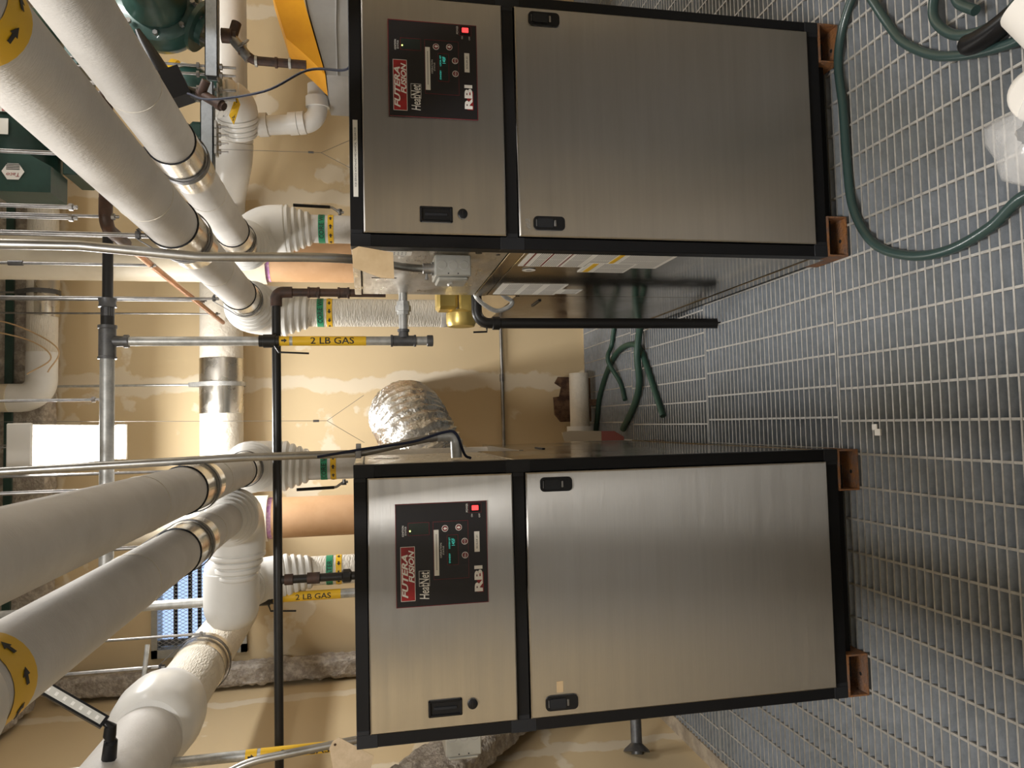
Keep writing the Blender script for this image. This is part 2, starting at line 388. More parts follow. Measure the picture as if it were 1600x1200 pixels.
dr = struct(MB().box((-.62,Y0,0),(.0,Y0+.045,2.35),.004).build('added_door', 'added_door_paint'))  # pale door added out of view for the boiler doors to reflect
MB().lathe((-.08,Y0+.045,1.0),(0,1,0),[(0,.03),(.03,.03),(.04,.012),(.06,.012)],16).build('added_door_handle','zinc',dr)
MB().box((-.68,Y0,0),(-.625,Y0+.06,2.41)).box((.005,Y0,0),(.06,Y0+.06,2.41)).box((-.68,Y0,2.36),(.06,Y0+.06,2.41)).build('added_door_frame','box_grey',dr)
pl = struct(MB().box((1.05,Y0,.0),(1.75,Y0+.04,2.44)).build('added_tan_panel', 'wall_back', smooth=0))  # unseen tan panel, added as a warm reflection for the boiler doors

# floor: concrete far below, walkable steel bar grating on top
floor = struct(MB().box((X0,Y0,-0.9),(X1,Y1,-0.8)).build('floor', 'concrete', smooth=0))
GX0, GX1 = -1.47, 2.98
bar = MB(); h, t = 0.038, 0.0048
bar.add([(GX0,-t/2,-h),(GX1,-t/2,-h),(GX1,t/2,-h),(GX0,t/2,-h),(GX0,-t/2,-.0006),(GX1,-t/2,-.0006),(GX1,t/2,-.0006),(GX0,t/2,-.0006)],
        [(0,3,2,1),(0,1,5,4),(1,2,6,5),(2,3,7,6),(3,0,4,7)], 0)
bar.add([(GX0,-t/2-.0003,0),(GX1,-t/2-.0003,0),(GX1,t/2+.0003,0),(GX0,t/2+.0003,0),(GX0,-t/2-.0003,-.0012),(GX1,-t/2-.0003,-.0012),(GX1,t/2+.0003,-.0012),(GX0,t/2+.0003,-.0012)],
        [(0,1,2,3),(4,5,1,0),(5,6,2,1),(6,7,3,2),(7,4,0,3)], 1)
def shared_mesh(mb, name, mats):
    me = bpy.data.meshes.new(name); me.from_pydata([tuple(v) for v in mb.v], [], mb.f)
    for m in mats: me.materials.append(M[m])
    me.polygons.foreach_set('material_index', mb.m); me.update(); return me
bar_me = shared_mesh(bar, 'bearing_bar', ['galv','galv_top'])
PIT = 0.03055
panels = [(-2.98,-1.71),(-1.70,-0.78),(-0.77,0.074),(0.086,1.004),(1.016,1.94),(1.95,2.86)]
def put(me, name, loc):
    o = bpy.data.objects.new(name, me); COL.objects.link(o); o.parent = floor; o.location = Vector(loc) - floor.location; return o
nb = 0
for pi, (ya, yb) in enumerate(panels):
    if pi == 0: continue                      # behind the camera
    k = round((yb-ya)/PIT); pitch = (yb-ya)/k
    for i in range(k+1): put(bar_me, 'bearing_bar', (0, ya+i*pitch, 0)); nb += 1
    rod = MB(); r = .0034; L = yb-ya
    rod.add([(-r,-.002,-.0085),(r,-.002,-.0085),(r,L+.002,-.0085),(-r,L+.002,-.0085),(-r,-.002,-.0012),(r,-.002,-.0012),(r,L+.002,-.0012),(-r,L+.002,-.0012)],
            [(0,1,2,3),(4,7,6,5),(0,4,5,1),(1,5,6,2),(2,6,7,3),(3,7,4,0)], 0)
    rme = shared_mesh(rod, 'cross_rod', ['galv_top'])
    off = [0,0,-.0178,-.0178+.012,-.024,-.01][pi]
    for i in range(43):
        x = off + (i-14)*0.1016
        if GX0 < x < GX1: put(rme, 'cross_rod', (x, ya, 0.0005))
o = MB().box((-1.47,Y0,-.05),(X1,-1.71,-.001)).build('grating_behind', 'galv', parent=floor); o['kind'] = 'stuff'
for y in (-1.75, -.83, .02, .93, 1.88, 2.82): MB().box((GX0,y,-.14),(GX1,y+.09,-.042)).build('support_beam', 'galv', parent=floor)
struct(MB().box((X0,Y0,-.12),(-1.475,Y1,-.002)).build('trim_1', 'ledge', smooth=0))
struct(MB().box((X0,2.865,-.12),(X1,Y1,-.002)).build('trim_2', 'ledge', smooth=0))

# window
wx0, wx1, wz0, wz1 = WIN
win = struct(MB().box((wx0,Y1-.03,wz0),(wx0+.05,Y1+.10,wz1)).box((wx1-.05,Y1-.03,wz0),(wx1,Y1+.10,wz1))
  .box((wx0,Y1-.03,wz1-.035),(wx1,Y1+.10,wz1)).box((wx0,Y1-.03,wz0),(wx1,Y1+.10,wz0+.035)).build('window_1', 'box_grey', smooth=0))
MB().box((wx0+.05,Y1+.07,wz0+.03),(wx1-.05,Y1+.075,wz1-.03)).build('pane', 'glass', parent=win, smooth=0)
for z in (2.64, 2.555, 2.50, 2.40, 2.30): MB().box((wx0+.05,Y1+.05,z),(wx1-.05,Y1+.065,z+.022)).build('louver_slat', 'black', parent=win, smooth=0)
MB().box((wx0+.055,Y1+.04,wz0+.03),(wx0+.09,Y1+.065,wz1-.03)).build('mullion', 'iron_grey', parent=win, smooth=0)
g = MB(); px_, pz_ = .022, .038; nx = int((wx1-wx0)/px_)
for i in range(-14, nx+14):
    for sgn in (1,-1):
        x = wx0 + i*px_; pts = []
        za, zb = wz0+.03, wz1-.03; dx = (zb-za)*px_/pz_*sgn
        ta, tb = 0.0, 1.0; xa, xb = x, x+dx; lo, hi = wx0+.04, wx1-.04
        if dx != 0:
            t0, t1 = sorted(((lo-xa)/dx, (hi-xa)/dx)); ta, tb = max(ta,t0), min(tb,t1)
        if tb-ta < .02: continue
        g.cyl((xa+dx*ta, Y1-.022+.002*sgn, za+(zb-za)*ta), (xa+dx*tb, Y1-.022+.002*sgn, za+(zb-za)*tb), .0014, 4, False)
o = g.build('wire_guard', 'galv_pipe', parent=win); o['kind'] = 'stuff'

# ------------------------------------------------------------------ fireproofed steel
def lumpy(name, c0, c1, amp, nx, ny, nz, label, cat, freq=25.0, mw_=None, seed=0.0):
    """box surface subdivided and displaced by noise: sprayed fireproofing"""
    mb = MB(); A, B = Vector(c0), Vector(c1); N = (nx,ny,nz)
    def P(i,j,k):
        p = Vector((A.x+(B.x-A.x)*i/nx, A.y+(B.y-A.y)*j/ny, A.z+(B.z-A.z)*k/nz)); c = (A+B)/2
        d = noise.noise(p*freq+Vector((seed,0,0)))*amp + noise.noise(p*freq*2.7)*amp*.55
        out = Vector((0,0,0))
        if i in (0,nx): out.x = -1 if i==0 else 1
        if j in (0,ny): out.y = -1 if j==0 else 1
        if k in (0,nz): out.z = -1 if k==0 else 1
        if out.length > 1.1: d -= amp*.8
        p = p + out.normalized()*d
        return mw_ @ p if mw_ else p
    idx = {}
    def vid(i,j,k):
        if (i,j,k) not in idx: idx[i,j,k] = len(mb.v); mb.v.append(P(i,j,k))
        return idx[i,j,k]
    def f(*q): mb.f.append(tuple(vid(*t) for t in q)); mb.m.append(0)
    for i in range(nx):
        for j in range(ny):
            for k in (0,nz): f((i,j,k),(i+1,j,k),(i+1,j+1,k),(i,j+1,k))
    for i in range(nx):
        for k in range(nz):
            for j in (0,ny): f((i,j,k),(i+1,j,k),(i+1,j,k+1),(i,j,k+1))
    for j in range(ny):
        for k in range(nz):
            for i in (0,nx): f((i,j,k),(i,j+1,k),(i,j+1,k+1),(i,j,k+1))
    return tag(mb.build(name, 'fireproof', smooth=50), label, cat)
lumpy('fireproofed_column', (-1.525,2.69,0.0), (-1.41,2.845,3.25), .016, 8, 9, 150, 'lumpy grey spray-fireproofed steel column in the back left corner', 'column')
lumpy('fireproofed_beam', (-1.52,-.4,3.30), (-1.36,2.62,3.62), .016, 9, 130, 14, 'grey spray-fireproofed beam running along the top of the left wall', 'beam', seed=5)
br_dir = Vector((0,1.85,-1.38)).normalized(); br_n = Vector((0,-br_dir.z,br_dir.y)); 
brm = Matrix(((1,0,0,-1.455),(0,br_dir.y,-br_n.y*-1,.55),(0,br_dir.z,br_n.z,1.66),(0,0,0,1)))
lumpy('fireproofed_brace', (-.06,0,-.13), (.07,2.2,.13), .02, 6, 90, 12, 'sloping spray-fireproofed diagonal brace on the left wall behind the boiler', 'brace', mw_=brm, seed=9)
lumpy('fireproofed_girder', (-1.30,2.67,3.29), (2.95,2.85,3.60), .014, 170, 7, 14, 'grey spray-fireproofed girder along the top of the back wall', 'girder', seed=2)
mbk = MB().box((-1.3,2.635,3.45),(2.95,2.655,3.49))
tag(mbk.build('steel_angle', 'green_paint', smooth=0), 'dark steel angle bolted along the fireproofed girder', 'steel angle')
t = thing('cable_tray', 'thin wire cable tray hung under the ceiling along the back wall', 'cable tray', (0.4,2.45,3.60))
for k, (y, z) in enumerate(((2.25,3.60),(2.39,3.60),(2.25,3.66),(2.39,3.66))): MB().cyl((-1.3,y,z),(2.9,y,z),.004,8).build('rail_wire', 'galv_pipe', t)
for i in range(22): MB().sweep([(-1.2+i*.19,2.25,3.66),(-1.2+i*.19,2.25,3.60),(-1.2+i*.19,2.39,3.60),(-1.2+i*.19,2.39,3.66)], .003, 6).build('cross_wire', 'galv_pipe', t)

# ================================================================== boilers
DW = 0.675; ZL0, ZL1, ZU0, ZU1 = 0.112, 1.048, 1.082, 1.481; FR = .034; ZT = 1.515; D1, D2 = 0.77, 1.70
def wavy_door(x0, x1, z0, z1, y, seed):
    """thin sheet-metal door: flat folded edges, front sheet bowed by a millimetre or so"""
    mb = MB(); e = .0035; mb.box((x0,y+e,z0),(x1,.02,z1)); n, k = 22, 26; vs = []
    for j in range(k+1):
        for i in range(n+1):
            u, v = i/n, j/k; m_ = min(1, 9*u, 9*(1-u), 9*v, 9*(1-v))
            d = .0022*noise.noise(Vector((u*1.9+seed, v*1.3, seed))) + .0010*math.sin(PI*u)*math.sin(PI*v)
            vs.append((x0+e+(x1-x0-2*e)*u, y-m_*d, z0+e+(z1-z0-2*e)*v))
    o = len(vs); fs = [(j*(n+1)+i, j*(n+1)+i+1, (j+1)*(n+1)+i+1, (j+1)*(n+1)+i) for j in range(k) for i in range(n)]
    vs += [(x0,y+e,z0),(x1,y+e,z0),(x1,y+e,z1),(x0,y+e,z1)]; c = [0, n, (k+1)*(n+1)-1, k*(n+1)]
    for a in range(4): fs.append((c[a], c[(a+1)%4], o+(a+1)%4, o+a))
    return mb.add(vs, fs)
def boiler(xd, num, label):
    xa, xb = xd-FR, xd+DW+FR; xc = (xa+xb)/2
    t = thing('boiler', label, 'boiler', (xc,0.4,0), 'stainless boilers on the grating')
    fr = MB(); y0, y1 = 0.0, .045
    fr.box((xa,y0,.07),(xd,y1,ZT),.002).box((xd+DW,y0,.07),(xb,y1,ZT),.002)
    fr.box((xd,y0+.0003,ZU1),(xd+DW,y1,ZT),.002).box((xd,y0+.0003,.07),(xd+DW,y1,ZL0),.002).box((xd,y0+.0003,ZL1),(xd+DW,y1,ZU0),.002)
    frame = fr.build('front_frame', 'black', t)
    for x in (xa, xd+DW):
        s = -1 if x == xa else 1
        for za, zb in ((.07,.115),(ZL1-.018,ZU0+.018),(ZT-.055,ZT)):
            c = MB().box((x-.0006,-.0012,za),(x+FR+.0006,.02,zb),.001); xo = (x+FR if s<0 else x-.012)
            zz0, zz1 = ((.07,ZL0) if za < .1 else (ZL1,ZU0) if za < 1.2 else (ZU1,ZT)); c.box((xo,-.0012,zz0+.001),(xo+.012,.02,zz1-.001),.001)
            c.build('corner_cap', 'black_corner', frame)
    # core of the cabinet and its side sheets
    MB().box((xa+.03,.03,.10),(xb-.03,D1-.01,ZT-.02)).build('cabinet_core', 'black', t, smooth=0)
    MB().box((xa+.002,.02,ZT-.012),(xb-.002,D1,ZT-.001)).build('top_sheet', 'galv_sheet', t, smooth=0)
    MB().box((xa+.05,.03,.035),(xb-.05,.06,.075)).build('base_rail', 'black', t, smooth=0)
    for s, x in ((-1,xa),(1,xb)):
        def sx(d): return x - s*d
        up = MB().box((sx(.004),.047,1.066),(sx(.03),D1,1.486),.002).build('upper_side_sheet', 'galv_sheet', t)
        MB().box((sx(.001),.046,1.490),(sx(.03),D1,ZT-.002),.001).build('top_edge_strip', 'galv_sheet', t)
        MB().box((sx(.001),.046,1.022),(sx(.03),D1,1.064),.001).build('side_rail', 'stainless_side', t)
        lo = MB().box((sx(.003),.046,.105),(sx(.03),D1-.004,1.018),.0015).build('lower_side_panel', 'stainless_side', t)
        MB().box((sx(.0),.046,.050),(sx(.03),D2,.102),.0015).build('bottom_side_rail', 'stainless_side', t)
        MB().box((sx(.010),D1-.004,.105),(sx(.03),D1+.004,1.02)).build('side_seam', 'black', t, smooth=0)
        slot = MB().box((sx(.0025),.452,1.373),(sx(.006),.462,1.456),.001).build('side_slot', 'black_plastic', up)
        MB().lathe((sx(.0035),.069,1.152),(s,0,0),[(0,.010),(.001,.010)],14).build('knockout_hole', 'black_plastic', up)
        MB().lathe((sx(.0035),.085,1.092),(s,0,0),[(0,.006),(.001,.006)],10).build('knockout_hole', 'black_plastic', up)
    # rear section of the cabinet, lower than the front
    rear = MB().box((xa+.004,D1+.005,.10),(xb-.004,D2,.895),.003).build('rear_cabinet', 'stainless_side', t)
    for s, x in ((-1,xa),(1,xb)):
        MB().box((x+s*.001,D1+.1,.775),(x-s*.004,D1+.24,.787),.001).build('rear_slot', 'black_plastic', rear)
    MB().box((xa+.001,D1+.004,.885),(xb-.001,D2+.002,.902),.001).build('rear_cover_lip', 'stainless_side', t)
    # feet: open rectangular tubes
    for x in (xa+.001, xb-.126):
        for yy, yb_ in ((-.003,.16),(D2-.2,D2-.05)):
            f = MB(); w, hh, th = .125, .069, .005; xs, xe = x, x+w
            f.box((xs,yy,0.0008),(xe,yb_,th)).box((xs,yy,hh-th),(xe,yb_,hh)).box((xs,yy,th),(xs+th,yb_,hh-th)).box((xe-th,yy,th),(xe,yb_,hh-th))
            ft = f.build('foot_tube', 'rust', t, smooth=0)
            if yy < 0: MB().lathe((x+.055,.028,th),(0,0,1),[(0,.006),(.0006,.006)],10).build('bolt_hole', 'black_print', ft)
    # lower door
    yd = -.012
    ld = wavy_door(xd+.002,xd+DW-.002,ZL0+.002,ZL1-.002,yd,num*3.7).build('lower_door', 'stainless', t)
    for lx in (xd+.040, xd+DW-.036):
        lt = rrect(lx, .960, .040, .092, .012, yd-.005, .008).build('latch', 'black_plastic', ld)
        MB().box((lx-.009,yd-.0075,.940),(lx+.009,yd-.004,.946),.001).build('latch_paddle', 'zinc', ld)
        rrect(lx, .972, .026, .046, .005, yd-.0085, .005).build('latch_paddle', 'black_corner', ld)
        MB().box((lx-.010,yd-.0065,.996),(lx+.010,yd-.004,.999),.0005).build('latch_highlight_bar', 'iron_grey', ld)
    # upper door
    ud = wavy_door(xd+.002,xd+DW-.002,ZU0+.002,ZU1-.002,yd+.0008,num*5.1).build('upper_door', 'stainless', t)
    hx = xd+.056
    hp = MB(); hp.box((hx-.022,yd-.006,1.236),(hx-.016,yd+.004,1.327),.002).box((hx+.016,yd-.006,1.236),(hx+.022,yd+.004,1.327),.002)
    hp.box((hx-.022,yd-.006,1.236),(hx+.022,yd+.004,1.243),.002).box((hx-.022,yd-.006,1.320),(hx+.022,yd+.004,1.327),.002).box((hx-.02,yd-.0008,1.24),(hx+.02,yd+.004,1.323))
    hp.build('handle_pocket', 'black_plastic', ud)
    MB().box((hx-.004,yd-.004,1.25),(hx+.004,yd,1.312),.001).build('handle_grip', 'black_corner', ud)
    lk = MB().lathe((hx+.004,yd-.006,1.208),(0,1,0),[(0,.0125),(.001,.0138),(.007,.0138)],20).build('lock', 'black_plastic', ud)
    MB().box((hx-.004,yd-.0068,1.207),(hx+.012,yd-.005,1.209)).build('lock_slot', 'panel_black', ud)
    # control panel
    px0, px1, pz1, pz0 = xd+.3275, xd+.6020, 1.407, 1.1585; pw, ph = px1-px0, pz1-pz0
    cp = MB().box((px0,yd-.0035,pz0),(px1,yd,pz1),.001).build('control_panel', 'panel_black', t)
    yf = yd-.0038
    def U(u): return px0+u*pw
    def V(v): return pz1-v*ph
    def outline(u0,u1,v0,v1,w,m,name,dy=0.0):
        b = MB(); a0,a1,c0,c1 = U(u0),U(u1),V(v1),V(v0)
        for q in (((a0,c0),(a1,c0+w)),((a0,c1-w),(a1,c1)),((a0,c0),(a0+w,c1)),((a1-w,c0),(a1,c1))):
            b.box((q[0][0],yf-.0004-dy,q[0][1]),(q[1][0],yf+.0006,q[1][1]))
        b.build(name, m, cp, smooth=0)
    def rect(u0,u1,v0,v1,m,name,dy=.0005): return MB().box((U(u0),yf-dy,V(v1)),(U(u1),yf+.0008,V(v0))).build(name, m, cp, smooth=0)
    def txt(body,u0,u1,v0,v1,m,name='lettering',dy=.0012,**kw):
        cx, cz = U((u0+u1)/2), V((v0+v1)/2)
        lettering(body, (u1-u0)*pw, (v1-v0)*ph, lambda a, b: (cx+a, yf-dy, cz+b), name, m, cp, **kw)
    outline(0,1,0,1,.0016,'dark_red','border_line')
    rect(.06,.585,.05,.205,'red','logo_plate'); outline(.06,.585,.05,.205,.0012,'white_print','logo_outline',.0004)
    txt('FUTERA',.09,.51,.062,.128,'white_print',bold=.03,shear=.28); txt('FUSION',.235,.55,.136,.196,'white_print',bold=.03,shear=.28)
    txt('HeatNet',.07,.335,.25,.352,'white_print',bold=.012,shear=.15); outline(.195,.345,.245,.36,.0009,'white_print','logo_outline')
    outline(.69,.815,.135,.365,.0009,'dark_red','window_outline'); rect(.695,.81,.14,.36,'lcd','ignition_window')
    txt('IGNITION',.685,.79,.070,.090,'white_print'); txt('STATUS',.695,.78,.100,.118,'white_print')
    MB().lathe((U(.735),yf-.0006,V(.157)),(0,-1,0),[(0,.0022),(.0012,.0016)],10).build('status_light', 'led', cp)
    outline(.25,.815,.405,.79,.0009,'dark_red','section_outline')
    rect(.29,.735,.412,.465,'white_label','paper_strip',.0008)
    for k in range(26): rect(.345+k*.0135,.345+k*.0135+.009,.432,.446,'grey_print','print_mark',.0011)
    txt('OPERATION',.46,.605,.478,.496,'white_print'); txt('STATUS',.49,.575,.506,.522,'white_print')
    rect(.39,.675,.56,.672,'lcd','display'); outline(.385,.68,.555,.677,.0009,'dark_red','display_outline',.0004)
    txt('STANDBY',.405,.50,.573,.590,'lcd_text','display_text'); txt(('SYSTEM SET','LOCAL SET')[num-1],.545,.655,.573,.590,'lcd_text','display_text')
    txt(('145F','140F')[num-1],.575,.645,.605,.640,'lcd_text','display_text')
    for k, (u,v) in enumerate(((.745,.535),(.75,.685),(.61,.748),(.475,.750))):
        MB().lathe((U(u),yf,V(v)),(0,-1,0),[(0,.0088),(.0012,.0088)],20).build('button_ring', 'white_print', cp)
        b = MB().lathe((U(u),yf-.0010,V(v)),(0,-1,0),[(0,.0074),(.0014,.0070)],20).build('button', 'dark_red', cp)
        cx, cz = U(u), V(v); s = -1 if k == 1 else 1
        if k < 2:
            MB().prism([(cx-.0045,yf-.0024,cz-.0005*s),(cx,yf-.0024,cz+.005*s),(cx+.0045,yf-.0024,cz-.0005*s),(cx+.002,yf-.0024,cz-.0005*s),(cx+.002,yf-.0024,cz-.005*s),(cx-.002,yf-.0024,cz-.005*s),(cx-.002,yf-.0024,cz-.0005*s)],(0,-.0005,0)).build('button_arrow','white_print',cp,smooth=0)
        else: txt(('ENTER','MENU')[k-2],u-.024,u+.024,v-.010,v+.010,'white_print','lettering',.0030)
    outline(.885,.985,.80,.94,.0009,'dark_red','switch_outline')
    rect(.895,.975,.812,.928,'black_plastic','switch_bezel',.003)
    MB().box((U(.912),yf-.006,V(.905)),(U(.960),yf,V(.832)),.001).build('power_switch', 'switch_red', cp)
    txt('POWER',.895,.98,.768,.790,'white_print'); txt('ON',.845,.875,.825,.842,'white_print'); txt('OFF',.838,.877,.908,.925,'white_print')
    rect(.50,.70,.855,.912,'white_label','name_strip',.0009); txt('BOILER #%d'%num,.535,.665,.874,.894,'black_print',dy=.0014)
    rect(.105,.375,.845,.948,'panel_black','logo_plate',.0003); rect(.105,.30,.878,.948,'red','logo_plate',.0006)
    txt('RBI',.112,.365,.848,.938,'white_print','logo_letters',.0013,bold=.045,space=1.05)
    return t
b1 = boiler(-0.8125, 1, 'stainless boiler in black frame labelled BOILER #1, lower one in the sideways picture')
b2 = boiler(0.526, 2, 'stainless boiler in black frame labelled BOILER #2 with a hose at its feet')

# sheets and stickers on the left side of boiler 2
SXX = 0.492
def side_sheet(name, y0, y1, z0, z1, lines, parent, off=.0008, m='white_label', bars=()):
    s = MB().box((SXX+.002,y0,z0),(SXX-off+.002,y1,z1)).build(name, m, parent, smooth=0)
    g = MB()
    for zz in lines:
        for ya, yb in ((y0+.006,(y0+y1)/2-.003),((y0+y1)/2+.003,y1-.008)): g.box((SXX-off+.0021,ya,zz),(SXX-off+.0016,yb,zz+.0028))
    if lines: o = g.build('print_lines', 'grey_print', parent, smooth=0); o['kind'] = 'stuff'
    for zz, hh, mm in bars: MB().box((SXX-off+.0021,y0+.006,zz),(SXX-off+.0015,y1-.006,zz+hh)).build('print_bar', mm, parent, smooth=0)
def zl(a, b, st=.0062): return [a+i*st for i in range(int((b-a)/st))]
side_sheet('instruction_sheet', .020,.225,.545,1.005, zl(.56,.70)+zl(.735,.80)+zl(.815,.87)+zl(.885,.93)+zl(.94,.975), b2, bars=((.984,.005,'dark_red'),(.930,.005,'dark_red'),(.872,.004,'dark_red'),(.712,.016,'yellow')))
side_sheet('warning_sheet', .160,.298,.63,.79, zl(.64,.745), b2, .0014, bars=((.756,.018,'yellow'),))
side_sheet('data_sheet', .52,.735,.757,.998, zl(.77,.83)+zl(.85,.90)+zl(.92,.98), b2)
side_sheet('small_data_label', .62,.71,.675,.757, zl(.685,.745), b2)
MB().lathe((SXX+.001,.28,.957),(-1,0,0),[(0,.022),(.001,.022)],20).build('round_sticker', 'white_label', b2)
MB().lathe((SXX-.0001,.28,.957),(-1,0,0),[(0,.010),(.0004,.010)],12).build('sticker_mark', 'grey_print', b2)
side_sheet('rating_strip', .060,.110,1.345,1.475, zl(1.36,1.46,.011), b2)
# strip on the top of the frame and the pencilled #2
st = MB().box((.628,-.0022,1.4925),(.842,0.0,1.5055)).build('service_strip', 'white_label', b2, smooth=0)
lettering('FOR SERVICE NORTHLAND MECHANICAL  763-544-5100', .165, .0055, lambda a,b: (.738+a,-.0028,1.499+b), 'lettering', 'black_print', b2)
lettering('#2', .030, .014, lambda a,b: (.563+a,-.0135,1.022+b), 'lettering', 'grey_print', b2, shear=.2)
MB().box((-.745,-.0135,.955),(-.715,-.012,.973)).build('tape_scrap', 'kraft', b1, smooth=0)

# ================================================================== insulated water pipes
RP = .066
def ribbed(parent, pts, r, R, grow=.046, name='elbow_cover', m='pvc', n=28):
    """moulded PVC elbow cover: swollen elbow with stepped rings at both ends"""
    P = fillet(pts, R, 24)
    # resample evenly
    L = [0.0]
    for a, b in zip(P, P[1:]): L.append(L[-1]+(b-a).length)
    tot = L[-1]; N = 150; Q = []; rad = []
    for i in range(N+1):
        s = tot*i/N; j = 0
        while j < len(L)-2 and L[j+1] < s: j += 1
        f = (s-L[j])/max(1e-9, L[j+1]-L[j]); Q.append(P[j].lerp(P[j+1], f))
        e = min(s, tot-s); st = .030; k = e/st
        if k < 4: base = int(k)/4.0; fr = k-int(k); rr = r+.004+grow*(base+.25*min(1,fr*3.5))-(.006 if fr > .78 else 0)
        else: rr = r+.004+grow
        rad.append(rr)
    return MB().sweep(Q, rad, n).build(name, m, parent, smooth=30)
def shield(parent, c, axis, r, w=.15, name='metal_shield'):
    a = Vector(axis).normalized(); c = Vector(c)
    MB().sweep([c-a*w/2, c+a*w/2], r+.004, 32).build(name, 'alum', parent)
def band(parent, c, axis, r, w, m, name):
    a = Vector(axis).normalized(); c = Vector(c)
    return MB().sweep([c-a*w/2, c+a*w/2], r, 32, False).build(name, m, parent)
def hanger(c, r, label, ztop=ZC, group='clevis hangers on the water mains', rod=.006, axis='y'):
    """loop round the pipe, two cheeks, bolt and threaded rod to the ceiling"""
    c = Vector(c); t = thing('pipe_hanger', label, 'pipe hanger', (c.x, c.y, c.z-r), group)
    ring = [(c + Vector((math.sin(a)*(r+.007) if axis=='y' else 0, 0 if axis=='y' else math.sin(a)*(r+.007), -math.cos(a)*(r+.007)))) for a in [(-.72+1.44*i/28)*PI for i in range(29)]]
    top = c + Vector((0,0,r+.055)); wd = Vector((0,.013,0)) if axis=='y' else Vector((.013,0,0))
    ring = [top+Vector((-.012 if axis=='y' else 0, 0 if axis=='y' else -.012, 0))] + ring + [top+Vector((.012 if axis=='y' else 0, 0 if axis=='y' else .012, 0))]
    mb = MB(); n = len(ring); vs = []
    for i, q in enumerate(ring):
        o = (q-c); o = o.normalized()*.003
        vs += [q-wd, q+wd, q+wd+o, q-wd+o]
    fs = [(i*4+a, i*4+(a+1)%4, (i+1)*4+(a+1)%4, (i+1)*4+a) for i in range(n-1) for a in range(4)]
    mb.add(vs, fs); mb.build('hanger_loop', 'iron_grey', t)
    MB().cyl(top-Vector((0,0,.02)), (top.x,top.y,ztop), rod, 10).build('threaded_rod', 'zinc', t)
    MB().lathe(top-Vector((0,0,.006)), (0,0,1), [(0,.012),(.012,.012)], 6).build('nut', 'iron_grey', t)
    return t
def water_main(name, label, x, z, ycore, xcore, ynear, shields, group=None):
    t = thing(name, label, 'pipe', (x, ynear, z-RP), group)
    MB().sweep([(x,ynear,z),(x,ycore-.13,z)], RP, 36).build('pipe_jacket', 'insul', t)
    for y in shields:
        shield(t, (x,y-.080,z), (0,1,0), RP, .125); shield(t, (x,y+.070,z), (0,1,0), RP, .105)
        MB().sweep([(x,y-.145,z),(x,y-.142,z)], RP+.0046, 32).build('shield_edge', 'black_corner', t)
        hanger((x,y,z), RP+.001, label.split(' carrying')[0]+' hanger %s' % {0:'nearest the camera',1:'farther back',2:'at its far elbow'}[shields.index(y)])
    for y in (-.2, .62, 1.1): MB().sweep([(x,y,z),(x,y+.002,z)], RP+.0012, 32).build('jacket_seam', 'insul_h', t)
    return t
CY = 1.55
A_ = water_main('water_main', 'white insulated main above right edge of boiler 1', -.168, 1.99, CY, -.178, -2.0, [.345, 1.30])
ribbed(A_, [(-.168,CY-.20,1.99),(-.170,CY+.02,1.99),(-.178,CY+.02,1.745)], RP, .10)
C_ = water_main('water_main', 'white insulated main above left edge of boiler 2', .557, 1.985, CY, .545, -2.0, [.20, 1.27])
ribbed(C_, [(.557,CY-.20,1.985),(.555,CY+.02,1.985),(.545,CY+.02,1.74)], RP, .10)
D_ = water_main('water_main', 'white insulated main above right half of boiler 2', .815, 2.01, CY, .948, -2.0, [.29, 1.27])
ribbed(D_, [(.815,CY-.20,2.01),(.85,CY-.02,2.02),(.935,CY+.02,1.93),(.948,CY+.02,1.725)], RP, [.16,.09])
B_ = water_main('water_main', 'white insulated main above the middle of boiler 1', -.343, 2.01, 1.10, -.343, -2.0, [.355])
ribbed(B_, [(-.343,.93,2.01),(-.343,1.22,2.01),(-.62,1.24,2.01)], RP, .13, .042)
# tee cover with rounded end, left of that elbow, and its drop to the boiler
MB().lathe((-.545,1.30,2.045),(-1,0,0),[(0,.098),(.02,.105),(.03,.108),(.05,.108),(.052,.112),(.19,.112),(.22,.108),(.25,.096),(.275,.074),(.29,.040),(.293,.001)],36).build('tee_cover','pvc',B_)
ribbed(B_, [(-.70,1.30,2.04),(-.69,1.52,2.0),(-.665,1.56,1.74)], RP, .11, .03)
for x in (C_, A_):
    pass
for y_, (o, xx, zz) in ((-.99,(C_,.557,1.985)),(-.89,(B_,-.343,2.01))):
    MB().sweep([(xx,y_-.06,zz),(xx,y_-.075,zz),(xx,-2.0,zz)],[RP+.002,RP+.012,RP+.012],36).build('fitting_cover','pvc',o)
    band(o, (xx,y_,zz), (0,1,0), RP+.0016, .07, 'yellow', 'arrow_tape')
    for a in range(0, 360, 40):
        th = math.radians(a); r = RP+.0022; ux = Vector((math.cos(th),0,math.sin(th))); tx = Vector((-math.sin(th),0,math.cos(th))); p = Vector((xx,y_,zz))+ux*r; yv = Vector((0,1,0))
        MB().prism([p-tx*.012-yv*.004, p-yv*.004, p-yv*.010, p+tx*.012, p+yv*.010, p+yv*.004, p-tx*.012+yv*.004], ux*.0006).build('arrow_mark','black_print',o,smooth=0)

